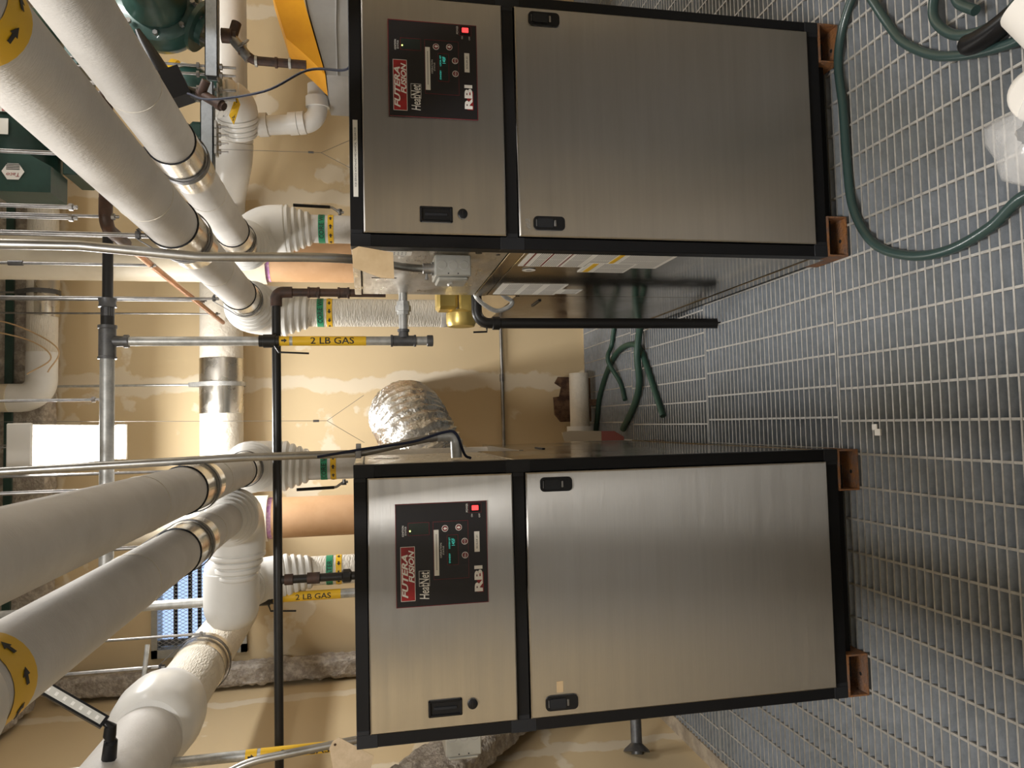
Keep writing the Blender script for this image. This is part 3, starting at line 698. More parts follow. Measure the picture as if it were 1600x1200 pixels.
def core_pipe(label, x, y, ztop, zbot, m, zl_, arrow, sh=.45):
    t = thing('riser_pipe', label, 'pipe', (x,y,zbot), 'core water risers behind the boilers')
    MB().sweep([(x,y,zbot),(x,y,ztop)], RP, 36).build('pipe_jacket', m, t)
    band(t, (x,y,zl_), (0,0,1), RP+.0015, .030, 'green_tape', 'name_tape'); band(t, (x,y,zl_-.042), (0,0,1), RP+.0015, .026, 'yellow', 'arrow_tape')
    def wrap(zc, off=0.0): return lambda a, b: (x+(RP+.0022)*math.sin(a/RP+off), y-(RP+.0022)*math.cos(a/RP+off), zc+b)
    lettering('CORE WATER', .185, .021, wrap(zl_, sh), 'lettering', 'black_print', t, ('x',40), bold=.01)
    for k in range(5):
        a0 = -1.35+k*.65; w = wrap(zl_-.042); a_ = a0*RP; s = arrow
        MB().prism([w(a_-s*.010,.0035), w(a_,.0035), w(a_,.009), w(a_+s*.010,0), w(a_,-.009), w(a_,-.0035), w(a_-s*.010,-.0035)], (0,-.0006,0)).build('arrow_mark','black_print',t,smooth=0)
    return t
core_pipe('smooth white riser behind boiler 1 with green CORE WATER tape, by the foil duct', -.178, CY+.02, 1.76, .90, 'insul', 1.675, 1)
core_pipe('white riser behind boiler 1 with green CORE WATER tape, under the rounded tee', -.665, CY+.02, 1.76, .90, 'insul_rib', 1.655, -1, -.55)
core_pipe('smooth white riser behind boiler 2 with green CORE WATER tape and lever valve', .948, CY+.02, 1.76, .90, 'insul', 1.675, 1)
core_pipe('wrinkled white riser left of boiler 2 with green CORE WATER tape', .545, CY+.02, 1.76, 1.10, 'insul_rib', 1.685, -1)
ball = MB().lathe((.545,CY+.02,1.105),(0,0,-1),[(-.012,.069),(0,.069),(.03,.066),(.05,.052),(.062,.03),(.066,.002)],28).build('jacket_end_cap', 'pvc', bpy.data.objects['riser_pipe.003'])

def lever(label, x, y, z, s, zl_=.15):
    t = thing('valve_lever', label, 'valve lever', (x,y,z), 'lever handles on the risers')
    MB().lathe((x,y,z),(s,0,0),[(0,.008),(.018,.008)],12).build('stem','zinc',t); MB().lathe((x+s*.016,y,z),(s,0,0),[(0,.013),(.010,.013)],6).build('nut','iron_grey',t)
    MB().sweep([(x+s*.012,y,z-.018),(x+s*.014,y,z+.005),(x+s*.034,y,z+.035),(x+s*.036,y,z+.05)], .006, 8).build('handle_bar','zinc',t)
    MB().sweep([(x+s*.036,y,z+.045),(x+s*.040,y,z+zl_)], .0075, 10).build('handle_grip','black_plastic',t)
lever('black lever valve handle on the smooth riser behind boiler 2', 1.014, CY+.0, 1.59, 1, .215)
lever('black lever valve handle on the riser beside the foil duct', -.245, CY+.0, 1.585, -1, .215)

# vent stacks: peach lower pipe, cream upper pipe
def vent(label, x, y):
    t = thing('vent_pipe', label, 'vent pipe', (x,y,.75), 'vent stacks behind the boilers')
    MB().sweep([(x,y,.75),(x,y,2.02)], .108, 36).build('lower_pipe','peach',t)
    MB().sweep([(x,y,1.995),(x,y,2.11)], .122, 36).build('coupling','cream',t); MB().sweep([(x,y,2.10),(x,y,ZC)], .114, 36).build('upper_pipe','cream',t)
    band(t,(x,y,1.985),(0,0,1),.1092,.022,'purple','primer_ring')
vent('peach and cream vent stack behind boiler 1', -.475, 2.12)
vent('peach and cream vent stack behind boiler 2 with purple primer ring', .905, 2.12)

# horizontal header along the back wall
t = thing('header_pipe', 'wide white wrapped header pipe running across the back wall', 'pipe', (.4,2.70,2.20))
MB().sweep([(-.55,2.70,2.335),(1.25,2.70,2.335)], .124, 40).build('pipe_jacket','insul_h',t)
ribbed(t, [(1.18,2.70,2.335),(1.42,2.70,2.335),(1.60,2.50,2.26),(1.80,2.42,2.24)], .115, .14, .02)
MB().sweep([(1.66,2.46,2.245),(2.2,2.36,2.235),(2.6,2.34,2.235)], .105, 36).build('pipe_jacket','pvc',t)
sh = MB(); sp = []
ng = 20
for k in range(2):
    for i in range(ng+1):
        a = -PI*.70 + PI*1.15*i/ng; sp.append((.10+k*.33, 2.70-math.cos(a+PI*.18)*.1275, 2.335+math.sin(a+PI*.18)*.1275))
sh.add(sp, [(i,i+1,ng+1+i+1,ng+1+i) for i in range(ng)]); sh.build('metal_saddle','alum',t)
def strap_hanger(c, r, label, ztop, axis):
    return hanger(c, r, label, ztop, 'strap hangers on the back wall pipes', .005, axis)
hg = hanger((.275,2.70,2.335), .1285, 'galvanised clevis hanger round the wide header pipe on the back wall', ZC, None, .007, 'x')
for ch in hg.children: ch.data.materials[0] = M['galv_pipe']

# large pipe at the left wall
EX, EZ = -1.02, 2.20
t = thing('return_pipe', 'large white pipe along the left wall with a swollen coupling', 'pipe', (EX,1.2,EZ-.11))
MB().sweep(fillet([(EX,.80,EZ),(EX,2.62,EZ),(-.50,2.66,EZ+.1)], .26, 14), .108, 40).build('pipe_jacket','insul_rib',t)
MB().sweep([(EX,-2.0,EZ+.02),(EX,.80,EZ+.005)], .112, 40).build('smooth_jacket','insul',t)
MB().lathe((EX+.02,.66,EZ+.005),(0,1,0),[(0,.112),(.02,.132),(.06,.143),(.14,.150),(.22,.145),(.27,.134),(.29,.113)],40).build('coupling_cover','pvc',t)
shield(t,(EX,1.47,EZ),(0,1,0),.108,.17)
hanger((EX,1.47,EZ), .113, 'steel strap hanger round the large pipe along the left wall', ZC, None, .010)
band(t,(EX,.1,EZ+.012),(0,1,0),.1135,.003,'insul_h','jacket_seam')

# brace arms by the strap hanger
t = thing('sway_brace', 'thin sway-brace rod from the large left pipe to the wall', 'brace rod', (-1.5,1.2,2.42)); MB().cyl((-.92,1.47,2.42),(-1.548,1.20,2.42),.010,12).build('brace_tube','galv_pipe',t); MB().lathe((-1.545,1.20,2.42),(-1,0,0),[(-.02,.02),(.002,.02)],12).build('anchor_nut','zinc',t)

# LED lamp head on the large pipe
t = thing('work_lamp', 'slim black LED lamp bar on a swivel fixed to the large pipe', 'lamp', (-.90,.25,2.20))
bc = Vector((-.742,.235,2.28)); bd = (Vector((-.685,.235,2.362))-Vector((-.802,.235,2.197))).normalized(); bn = Vector((.55,-.80,-.25)); bn = (bn-bd*bn.dot(bd)).normalized(); bs = bd.cross(bn)
MB().obox(bc,bd,bs,bn,.100,.017,.010).build('lamp_body','black_plastic',t,smooth=0)
MB().obox(bc+bn*.0105,bd,bs,bn,.092,.011,.001).build('lamp_lens','pad',t,smooth=0)
for k in range(7): MB().obox(bc+bn*.0115+bd*(-.075+k*.025),bd,bs,bn,.004,.005,.0006).build('led_chip','white_print',t,smooth=0)
MB().sweep([bc-bd*.098,bc-bd*.112,bc-bd*.118,Vector((-.835,.235,2.186)),Vector((-.85,.238,2.184)),Vector((-.853,.238,2.184)),Vector((-.905,.26,2.195))], [.008,.010,.016,.017,.012,.018,.020], 12).build('swivel','black_plastic',t)

# ================================================================== gas piping
t = thing('gas_main', 'galvanised gas main crossing overhead with a tee above the gas drop', 'gas pipe', (.3,.75,2.34))
MB().cyl((-.52,.75,2.359),(.27,.75,2.359),.0235,20).build('pipe','galv_pipe',t)
MB().lathe((.255,.75,2.359),(1,0,0),[(0,.031),(.008,.031),(.010,.028),(.105,.028),(.107,.031),(.118,.031)],20).build('tee_body','iron_grey',t)
MB().lathe((.317,.75,2.345),(0,0,-1),[(0,.020),(.04,.018),(.041,.023),(.055,.023)],18).build('tee_outlet','iron_grey',t)
MB().lathe((.405,.75,2.359),(1,0,0),[(0,.022),(.03,.022),(.031,.030),(.045,.027),(.062,.030),(.063,.022)],20).build('reducer','iron_grey',t)
MB().cyl((.37,.75,2.359),(.46,.75,2.359),.022,18).build('nipple','black_iron',t)
MB().cyl((.46,.75,2.359),(.76,.75,2.359),.0175,18).build('dark_pipe','black_iron',t)
def gas_drop(label, x, y, ztop, zbot, zlab, foot=None, rp=.0168, lab=True):
    t = thing('gas_drop', label, 'gas pipe', (x,y,zbot), 'vertical gas drops marked 2 LB GAS')
    MB().cyl((x,y,zbot),(x,y,ztop),rp,20).build('pipe','galv_pipe',t)
    band(t,(x,y,zlab),(0,0,1),rp+.0008,.262,'yellow','gas_tape'); band(t,(x,y,zlab+.16),(0,0,1),rp+.0008,.036,'yellow','arrow_tape')
    lettering('2 LB GAS', .155, .024, lambda a,b: (x+(rp+.0014)*math.sin(b/rp), y-(rp+.0014)*math.cos(b/rp), zlab-.01-a), 'lettering','black_print',t,('y',8),bold=.012)
    w = lambda a,b: (x+(rp+.0014)*math.sin(b/rp), y-(rp+.0014)*math.cos(b/rp), zlab+.16-a)
    MB().prism([w(-.010,-.003),w(0,-.003),w(0,-.008),w(.010,0),w(0,.008),w(0,.003),w(-.010,.003)],(0,-.0005,0)).build('arrow_mark','black_print',t,smooth=0)
    return t
g2 = gas_drop('galvanised gas drop beside boiler 2 ending in a capped drip leg', .317,.75,2.30,1.245,1.607)
MB().lathe((.317,.75,1.292),(0,0,1),[(0,.0225),(.008,.0225),(.009,.020),(.085,.020),(.086,.0225),(.094,.0225)],18).build('tee_body','iron_grey',g2)
MB().lathe((.317,.75,1.228),(0,0,1),[(0,.019),(.002,.0215),(.022,.0215),(.024,.017)],18).build('end_cap','iron_grey',g2)
MB().lathe((.33,.75,1.338),(1,0,0),[(0,.020),(.02,.018),(.021,.0225),(.030,.0225)],18).build('tee_outlet','iron_grey',g2)
MB().cyl((.35,.75,1.338),(.50,.75,1.338),.0165,18).build('branch_pipe','galv_pipe',g2)
MB().lathe((.415,.75,1.338),(1,0,0),[(0,.024),(.012,.024),(.013,.029),(.034,.029),(.035,.024),(.050,.024)],8).build('union','galv_pipe',g2)
# shut-off cock where the drop passes the black line
MB().lathe((.317,.75,1.785),(0,0,1),[(0,.0215),(.012,.0215),(.013,.025),(.055,.025),(.056,.0215),(.07,.0215)],10).build('shutoff_valve','black_iron',g2)
MB().sweep([(.30,.735,1.80),(.275,.735,1.785),(.270,.735,1.68)],.0035,8).build('shutoff_lever','black_iron',g2)
g1 = gas_drop('gas drop passing behind the rounded tee and boiler 1', -.762,1.5,ZC,1.45,1.735,rp=.021)
MB().lathe((-.762,1.5,1.90),(0,0,1),[(0,.027),(.012,.027),(.013,.032),(.10,.032),(.101,.027),(.115,.027)],10).build('shutoff_valve','black_iron',g1)
MB().sweep([(-.785,1.48,1.92),(-.815,1.48,1.91),(-.822,1.48,1.80)],.0042,8).build('shutoff_lever','black_iron',g1)
g0 = gas_drop('gas drop left of boiler 1 with a paper tag hanging beside it', -1.06,.56,2.5,1.02,1.70)

# black line crossing in front of the risers and its drops
t = thing('relief_line', 'long black iron pipe crossing in front of the risers and both boilers', 'pipe', (-.4,.82,1.78))
MB().cyl((-1.5,.82,1.803),(.49,.82,1.803),.0162,18).build('pipe','black_iron',t)
MB().sweep(fillet([(.455,.82,1.803),(.508,.82,1.803),(.508,.82,1.745)],.035,8),.0215,16).build('elbow','rust_fit',t)
MB().cyl((.508,.82,1.76),(.508,.82,1.40),.0155,16).build('drop_pipe','rust_fit',t)
for z in (1.645,1.535): MB().lathe((.508,.82,z),(0,0,1),[(0,.0215),(.008,.0215),(.009,.0195),(.035,.0195),(.036,.0215),(.044,.0215)],10).build('coupling','rust_fit',t)
MB().cyl((-.553,.82,1.79),(-.553,.82,1.45),.0155,16).build('drop_pipe','black_iron',t)
MB().lathe((-.553,.82,1.75),(0,0,1),[(0,.020),(.03,.020)],14).build('tee_body','rust_fit',t)
MB().lathe((-.553,.82,1.655),(0,0,1),[(0,.021),(.045,.021)],10).build('coupling','rust_fit',t); MB().lathe((-.553,.82,1.54),(0,0,1),[(0,.018),(.006,.026),(.03,.026),(.036,.018)],8).build('union','black_iron',t)
MB().lathe((-1.49,.82,1.803),(-1,0,0),[(-.05,.024),(.058,.024)],14).build('wall_flange','black_iron',t)

# condensate drain left of boiler 2's rear
t = thing('drain_pipe', 'black drain pipe turning down beside boiler 2 into the grating', 'pipe', (.405,.9,0))
MB().sweep(fillet([(.52,.9,1.037),(.405,.9,1.037),(.407,.9,-.06)],.05,10),.0215,20).build('pipe','black_iron',t)
MB().lathe((.405,.9,.975),(0,0,-1),[(0,.0215),(.002,.027),(.03,.027),(.032,.0215)],18).build('coupling','black_iron',t)
MB().sweep([(.385,.885,1.0),(.368,.88,1.0),(.366,.88,1.055)],.004,8).build('drain_lever','black_plastic',t)

# gold valve body behind boiler 2
t = thing('gas_valve', 'gold painted gas valve with a round cap peeking out behind boiler 2', 'gas valve', (.5,1.0,1.03))
MB().box((.455,.95,1.02),(.56,1.06,1.10),.008).box((.470,.95,1.105),(.56,1.06,1.19),.012).build('valve_body','gold',t)
MB().lathe((.47,1.0,1.088),(-1,0,0),[(0,.05),(.012,.062),(.05,.062),(.066,.055),(.070,.02)],32).build('diaphragm_cap','gold',t)
t = thing('flex_conduit', 'loop of pale flexible metal conduit hanging behind boiler 2', 'conduit', (.46,.85,.95))
P = spline([(.515,.80,1.06),(.485,.80,1.045),(.455,.82,1.00),(.445,.83,.96),(.462,.83,.915),(.483,.83,.905),(.497,.82,.93),(.515,.80,.96)],10)
MB().sweep(P,[.0085+.0008*(i%2) for i in range(len(P))],12).build('conduit_tube','galv_pipe',t)

# ================================================================== conduits and boxes
def conduit(name, label, pts, r, R, m='conduit', cat='conduit', group='steel conduits'):
    t = thing(name, label, cat, pts[-1], group); MB().sweep(fillet(pts,R,8),r,16).build('conduit_tube',m,t); return t
t = conduit('wall_conduit','bent steel conduit dropping to the junction box on boiler 2',[(.428,-.2,ZC),(.430,-.2,2.12),(.409,-.2,1.86),(.415,-.2,1.52),(.450,.06,1.38),(.458,.12,1.33),(.458,.12,1.275)],.0115,.2)
MB().lathe((.458,.12,1.280),(0,0,1),[(0,.020),(.006,.020),(.007,.016),(.03,.016),(.032,.0135)],14).build('connector','zinc',t); MB().lathe((.443,.12,1.30),(-1,0,0),[(0,.004),(.012,.004),(.012,.006),(.018,.006)],10).build('set_screw','zinc',t)
def jbox(label, xw, s, y, z, dep=.062):
    t = thing('junction_box', label, 'junction box', (xw,y,z-.05), 'steel junction boxes on the boilers')
    x1 = xw+s*dep
    MB().box((xw,y-.055,z-.052),(x1,y+.055,z+.052),.003).build('box_body','box_grey',t)
    for k in (-1,0,1):
        MB().lathe((xw+s*dep*.5,y-.0545,z+k*.032),(0,-1,0),[(0,.0135 if k else .016),(.0015,.0135 if k else .016)],20).build('knockout','box_grey',t)
        MB().lathe((xw+s*dep*.5,y-.0548,z+k*.032),(0,-1,0),[(0,.0138),(.0012,.0145),(.0016,.0120)],20,False).build('knockout_ring','grey_print',t)
    for k in (-1,1): MB().lathe((xw+s*(dep-.007),y-.0545,z+k*.014),(0,-1,0),[(0,.0022),(.0012,.0022)],8).build('screw_hole','black_print',t)
    MB().box((x1,y-.05,z-.044),(x1+s*.012,y+.05,z+.044),.004).build('cover_plate','box_grey',t)
    MB().sweep([(x1+s*.014,y-.01,z),(x1+s*.02,y-.02,z+.012)],.004,8).build('toggle','white_print',t)
    return t
jbox('grey junction box on the side of boiler 2 under the bent conduit', .489, -1, .12, 1.228)
jbox('grey junction box on the left side of boiler 1', -.8425, -1, .20, 1.215, .115)
t = thing('paper_tag','kraft paper tag hung over the conduit above the boiler 2 junction box','tag',(.40,-.225,1.408))
MB().prism([(.428,-.225,1.508),(.436,-.228,1.492),(.422,-.232,1.410),(.358,-.230,1.408),(.360,-.226,1.440),(.385,-.224,1.506)],(0,-.0012,0)).build('tag_sheet','kraft',t,smooth=0)
t = thing('paper_tag','tan hole-punched paper tag hanging at the left edge of boiler 1','tag',(-.97,.29,1.46))
MB().prism([(-.935,.29,1.590),(-.925,.29,1.572),(-.990,.29,1.470),(-1.035,.29,1.482),(-1.035,.29,1.585),(-.955,.29,1.600)],(0,-.0012,0)).build('tag_sheet','tan_tag',t,smooth=0)
MB().lathe((-.945,.2885,1.583),(0,-1,0),[(0,.004),(.0008,.004)],12).build('punched_hole','brown',t)
t = conduit('wall_conduit','steel conduit running down to an angled fitting on boiler 1',[(-.098,.2,ZC),(-.098,.2,2.45),(-.08,.2,1.82),(-.079,.2,1.50),(-.05,.2,1.35),(-.035,.2,1.27)],.0115,.3)
MB().lathe((-.038,.2,1.295),(.11,0,-1),[(0,.0145),(.03,.0145)],14).build('compression_fitting','zinc',t)
MB().sweep(fillet([(-.035,.2,1.27),(-.033,.2,1.215),(-.10,.2,1.213)],.02,6),.0165,14).build('angle_fitting','galv_pipe',t)
MB().box((-.092,.18,1.495),(-.066,.22,1.512),.001).box((-.072,.185,1.495),(-.05,.215,1.51),.001).build('strut_clamp','zinc',t)
t = conduit('wall_conduit','thin parallel conduit beside the overhead lamp',[(-.13,.9,ZC),(-.13,.9,2.9),(-.125,.9,2.3)],.007,.3)
t = conduit('wall_conduit','steel conduit crossing the 2 LB GAS drop left of boiler 1',[(-1.30,.45,2.35),(-1.12,.45,2.05),(-1.035,.45,1.85),(-1.0,.45,1.50),(-.985,.45,1.2)],.0125,.3)
t = conduit('wall_conduit','thin steel conduit across the back wall between the boilers, low down',[(1.6,2.86,.585),(-.6,2.86,.575)],.0115,.1)
MB().lathe((.28,2.86,.581),(1,0,0),[(0,.015),(.05,.015)],12).build('coupling','zinc',t)
t = conduit('wall_conduit','thin conduit low on the back wall left of the window',[(-1.5,2.86,2.30),(-.9,2.86,2.42)],.010,.1)

# blue cables
def cable(label, pts, r, m, name='cable'):
    return tag(MB().sweep(spline(pts,8),r,8).build(name,m), label, 'cable')
cable('navy cable sagging from the black actuator to the top of boiler 2', [(1.42,1.22,2.20),(1.22,.80,2.03),(1.13,.5,1.80),(1.14,.35,1.65),(1.10,.25,1.54),(1.10,.22,1.512)], .0042,'blue')
cable('navy cable tied along the conduit to the top of boiler 1', [(-.085,.185,1.62),(-.066,.182,1.49),(-.056,.182,1.40),(-.045,.182,1.33),(-.022,.182,1.25),(-.028,.184,1.215),(-.09,.19,1.19),(-.103,.20,1.17)], .004,'blue')
cable('navy cable crossing the green motor overhead', [(1.24,1.3,3.05),(1.38,1.3,2.98),(1.50,1.4,2.92)], .005,'blue')
for k,(lab,pts) in enumerate((('tan cable looping under the ceiling nearest the cream pipe',[(.60,2.45,3.62),(.52,2.45,3.30),(.42,2.45,3.18),(.33,2.45,3.30)]),('tan cable looping under the ceiling in a wider bow',[(.66,2.46,3.62),(.60,2.46,3.36),(.47,2.46,3.15),(.34,2.46,3.20)]))): cable(lab,pts,.004,'tan_cable')

# copper tube and threaded rods
t = thing('copper_tube','copper tube slanting back beside the white main over boiler 2','pipe',(.66,.6,2.28))
MB().cyl((.660,.66,2.30),(.632,2.55,2.30),.0125,16).build('tube','copper',t)
MB().sweep(fillet([(.76,.54,2.30),(.665,.54,2.30),(.660,.74,2.30)],.06,8),.021,14).build('elbow','brown',t)
MB().cyl((.74,.54,2.30),(1.12,.54,2.30),.020,14).build('brown_pipe','brown',t)
def rod(label, x, y, z0, z1, r=.005, fit=None):
    t = thing('hanger_rod', label, 'threaded rod', (x,y,z0), 'threaded hanger rods')
    MB().cyl((x,y,z0),(x,y,z1),r,10).build('rod','zinc',t)
    if fit is not None: MB().lathe((x,y,fit),(0,0,1),[(0,.010),(.05,.010)],10).build('rod_coupling','iron_grey',t)
    MB().lathe((x,y,z0+.012),(0,0,1),[(0,.011),(.010,.011)],6).build('nut','zinc',t)
rod('hanger rod with loop nut at the brown elbow', .70, .54, 2.26, ZC)
rod('hanger rod with long coupling beside the cream stack', .650, 1.05, 2.28, ZC, .0055, 2.75)
rod('hanger rod left of the copper tube, farther back', .66, 1.95, 2.27, ZC)
rod('bright hanger rod passing the gas main tee', .645, 2.3, 2.27, ZC, .005)
rod('upper of two close rods beside the green motor', .66, .3, 2.30, ZC, .0055)
rod('lower of two close rods beside the green motor', .628, .3, 2.30, ZC, .0055)
rod('hanger rod gripping the gas main near the lamp', .115, .75, 2.385, ZC, .005)
rod('short hanger rod by the window and rounded tee', -.86, 1.35, 2.16, ZC, .0055)
def wire_thing(label, paths):
    t = thing('suspension_wire', label, 'wire', paths[0][-1], 'suspension wires')
    for q in paths: MB().sweep(q,.0014,6).build('wire_strand','wire',t)
    MB().lathe(paths[0][-1],(0,0,1),[(0,.006),(.03,.006)],8).build('wire_crimp','iron_grey',t)
wire_thing('forked suspension wire holding the foil duct', [[(.078,1.95,3.9),(.035,1.95,1.72)],[(.035,1.95,1.72),(.035,1.95,1.68),(.165,1.95,1.49)],[(.035,1.95,1.68),(-.085,1.95,1.49)]])
wire_thing('forked suspension wire above boiler 2 top edge', [[(1.52,2.2,3.9),(1.55,2.2,1.75)],[(1.55,2.2,1.75),(1.55,2.2,1.71),(1.68,2.2,1.45)],[(1.55,2.2,1.71),(1.42,2.2,1.45)]])

# foil duct
t = thing('foil_duct','crinkled silver foil flexible duct bending down behind boiler 1','duct',(.0,1.9,.8))
P = spline([(-.345,1.88,1.09),(-.26,1.88,1.125),(-.16,1.885,1.165),(-.06,1.91,1.215),(.03,2.02,1.25),(.055,2.2,1.26),(.055,2.45,1.26),(.055,2.86,1.26)],26)
def resample(P, step):
    L = [0.0]
    for u, v in zip(P, P[1:]): L.append(L[-1]+(v-u).length)
    out = []; j = 0; n = int(L[-1]/step)
    for i in range(n+1):
        d = L[-1]*i/n
        while j < len(L)-2 and L[j+1] < d: j += 1
        out.append(P[j].lerp(P[j+1], (d-L[j])/max(1e-9, L[j+1]-L[j])))
    return out
P = resample(P, .0055)
def crinkle(i, a, n):
    th = 2*PI*a/n; c_, s_ = math.cos(th), math.sin(th)
    w = noise.noise(Vector((c_*2, s_*2, i*.03)))
    return .030*math.sin(2*PI*i/5.6 + 2.2*w) + .040*noise.noise(Vector((c_*4.2, s_*4.2, i*.16))) + .030*noise.noise(Vector((c_*11, s_*11, i*.42)))
MB().sweep(P,.195,72,True,0,crinkle).build('foil_sleeve','foil',t,smooth=35)

# light fixtures: each four-foot, with its own lamp
def fixture(label, x, y0, y1, z, watts, w=.20):
    t = thing('strip_light', label, 'light fixture', (x,(y0+y1)/2,z), 'four-foot strip lights')
    MB().box((x-w/2,y0,z+.045),(x+w/2,y1,z+.085),.004).box((x-w/2-.004,y0-.02,z-.004),(x+w/2+.004,y0,z+.085),.004).box((x-w/2-.004,y1,z-.004),(x+w/2+.004,y1+.02,z+.085),.004).build('housing','fixture',t)
    pr = []; n = 10
    lens = MB(); vs = []
    for yy in (y0,y1):
        for i in range(n+1):
            a = PI*i/n; vs.append((x-math.cos(a)*w/2*(.96), yy, z+.045-.045*math.sin(a)**.45))
    lens.add(vs,[(i,i+1,n+2+i,n+1+i) for i in range(n)]); lens.build('lens','lens',t)
    for yy in (y0+.2,y1-.2): MB().cyl((x,yy,z+.085),(x,yy,ZC),.003,6).build('hanging_rod','zinc',t)
    ld = bpy.data.lights.new('lamp','AREA'); ld.shape = 'RECTANGLE'; ld.size = w*.9; ld.size_y = (y1-y0)*.97; ld.energy = watts; ld.color = LAMP_COL; ld.spread = PI
    lo = bpy.data.objects.new('lamp',ld); COL.objects.link(lo); lo.location = (0,0,-.004); lo.parent = t
    return t
fixture('lit white strip light hanging near the back wall between the boilers', -.052, 1.22, 2.39, 2.78, 30, .187)
fixture('unseen strip light added over the aisle above the camera', -.26, -2.65, -1.4, 3.30, 66)  # out of view; inferred from the lit grating, added to light the room
fixture('unseen strip light added over the pumps to the right of boiler 2', 2.25, .3, 1.5, 3.40, 26)  # out of view; added to light the gap right of boiler 2

# cream insulated pipe with elbow high on the back wall
t = thing('cream_pipe','cream insulated pipe with elbow high on the back wall above the gas main','pipe',(.8,2.56,3.19))
MB().sweep([(2.3,2.56,3.268),(.42,2.56,3.268)],.078,32).build('pipe_jacket','insul_rib',t)
MB().sweep(fillet([(.46,2.56,3.268),(.205,2.56,3.268),(.205,2.52,3.55)],.10,12),.079,32).build('elbow_cover','pvc',t)
MB().sweep([(.205,2.53,3.42),(.20,2.48,ZC)],.079,32).build('riser_jacket','cream',t)
MB().sweep([(.66,2.56,3.262),(.95,2.56,3.262)],.0795,32).build('metal_saddle','alum',t)
hanger((.80,2.56,3.268),.081,'strap hanger round the cream pipe high on the back wall',ZC,None,.006,'x')

# ------------------------------------------------------------------ floor things
def hose(name, label, pts, r, m, extra=None):
    t = thing(name, label, 'hose', pts[0]); MB().sweep(spline(pts,12),r,14).build('hose_tube',m,t); return t
hose('garden_hose','dark green hose sweeping round the foot of boiler 2 to the right edge',[(1.45,-.32,.013),(1.27,-.10,.014),(1.13,-.02,.014),(.95,-.030,.014),(.80,-.035,.014),(.63,-.055,.014),(.50,-.14,.014),(.432,-.28,.014),(.415,-.42,.014),(.44,-.55,.014),(.485,-.645,.014),(.475,-.76,.014),(.42,-.90,.014)],.0135,'hose')
h2 = hose('garden_hose','coiled dark green hose with taped loops in the right corner',[(1.36,-.12,.043),(1.22,-.19,.030),(1.10,-.245,.013),(1.02,-.30,.013),(.935,-.40,.013),(.885,-.50,.013),(.853,-.60,.014),(.842,-.68,.016),(.88,-.78,.02),(1.0,-.82,.024),(1.12,-.72,.026),(1.155,-.58,.028),(1.10,-.46,.03),(1.03,-.43,.032),(.965,-.465,.034),(.918,-.53,.036),(.90,-.62,.036),(.94,-.72,.036),(1.04,-.70,.04),(1.08,-.60,.05),(1.05,-.53,.05),(1.0,-.53,.05),(.95,-.58,.05)],.0125,'hose')
MB().sweep(spline([(.90,-.515,.03),(.885,-.56,.035),(.885,-.62,.035),(.90,-.69,.03)],6),[.012,.020,.024,.026,.026,.026,.026,.026,.026,.026,.026,.026,.026,.026,.026,.026,.025,.022,.014][:19],14).build('tape_wrap','black_plastic',h2)
MB().lathe((1.26,-.19,.016),(-.7,-.5,.1),[(0,.016),(.03,.016),(.032,.012),(.05,.012)],12).build('hose_fitting','iron_grey',h2)
hose('hose_scrap','green hose looping over the grating between the boilers, longest loop',[(-.07,2.60,.016),(.02,2.56,.016),(.154,2.495,.016),(.306,2.326,.016),(.404,2.115,.02),(.425,1.896,.02),(.385,1.751,.02),(.291,1.666,.02),(.151,1.571,.017),(.018,1.473,.016)],.016,'hose_dull')
hose('hose_scrap','thick dark hose crossing the grating between the boilers',[(.60,1.69,.022),(.492,1.689,.04),(.40,1.69,.056),(.329,1.704,.055),(.195,1.754,.03),(.077,1.874,.02),(-.05,2.065,.02)],.0185,'hose_dull')
hose('hose_scrap','thin green hose lying toward the back between the boilers',[(.66,2.14,.014),(.557,2.181,.014),(.454,2.227,.018),(.39,2.20,.052),(.333,2.179,.05),(.22,2.10,.014),(.118,2.03,.014)],.0135,'hose_dull')
t = thing('wall_pipe','white pipe lying along the foot of the back wall between the boilers','pipe',(.1,2.55,.07))
MB().sweep([(.31,2.55,.135),(-.05,2.55,.135)],.062,28).build('pipe_jacket','insul_h',t); MB().sweep([(-.03,2.55,.135),(-.09,2.55,.135)],.085,28).build('end_fitting','pvc',t)
MB().sweep([(-.09,2.55,.135),(-.9,2.55,.135)],.062,28).build('pipe_run','insul_h',t)
MB().box((.1,2.53,.002),(.14,2.57,.08)).build('support_block','wood',t,smooth=0)
t = thing('broken_board','dark broken board standing behind the white wall pipe','board',(.12,2.75,0))
MB().prism([(.29,2.74,0),(.30,2.74,.22),(.26,2.74,.245),(.23,2.74,.20),(.17,2.74,.215),(.165,2.74,.255),(.05,2.74,.25),(0,2.74,.21),(0,2.74,0)],(0,.02,0)).build('board','wood',t,smooth=0)
t = thing('warning_card','cream and red card leaning beside boiler 1 near the back wall','card',(-.08,2.15,0))
MB().prism([(-.115,2.10,.14),(-.058,2.10,.14),(-.052,2.10,.33),(-.062,2.10,.375),(-.115,2.10,.36)],(-.0,.006,0)).build('card_sheet','card',t,smooth=0)
MB().prism([(-.115,2.10,.003),(-.095,2.10,.003),(-.060,2.10,.06),(-.058,2.10,.138),(-.115,2.10,.138)],(0,.006,0)).build('red_panel','sign_red',t,smooth=0)
t = thing('pipe_stub','grey flanged pipe stub coming out of the left wall','pipe',(-1.5,1.5,.17))
MB().cyl((-1.55,1.32,.265),(-1.10,1.52,.20),.026,20).build('pipe','iron_grey',t)
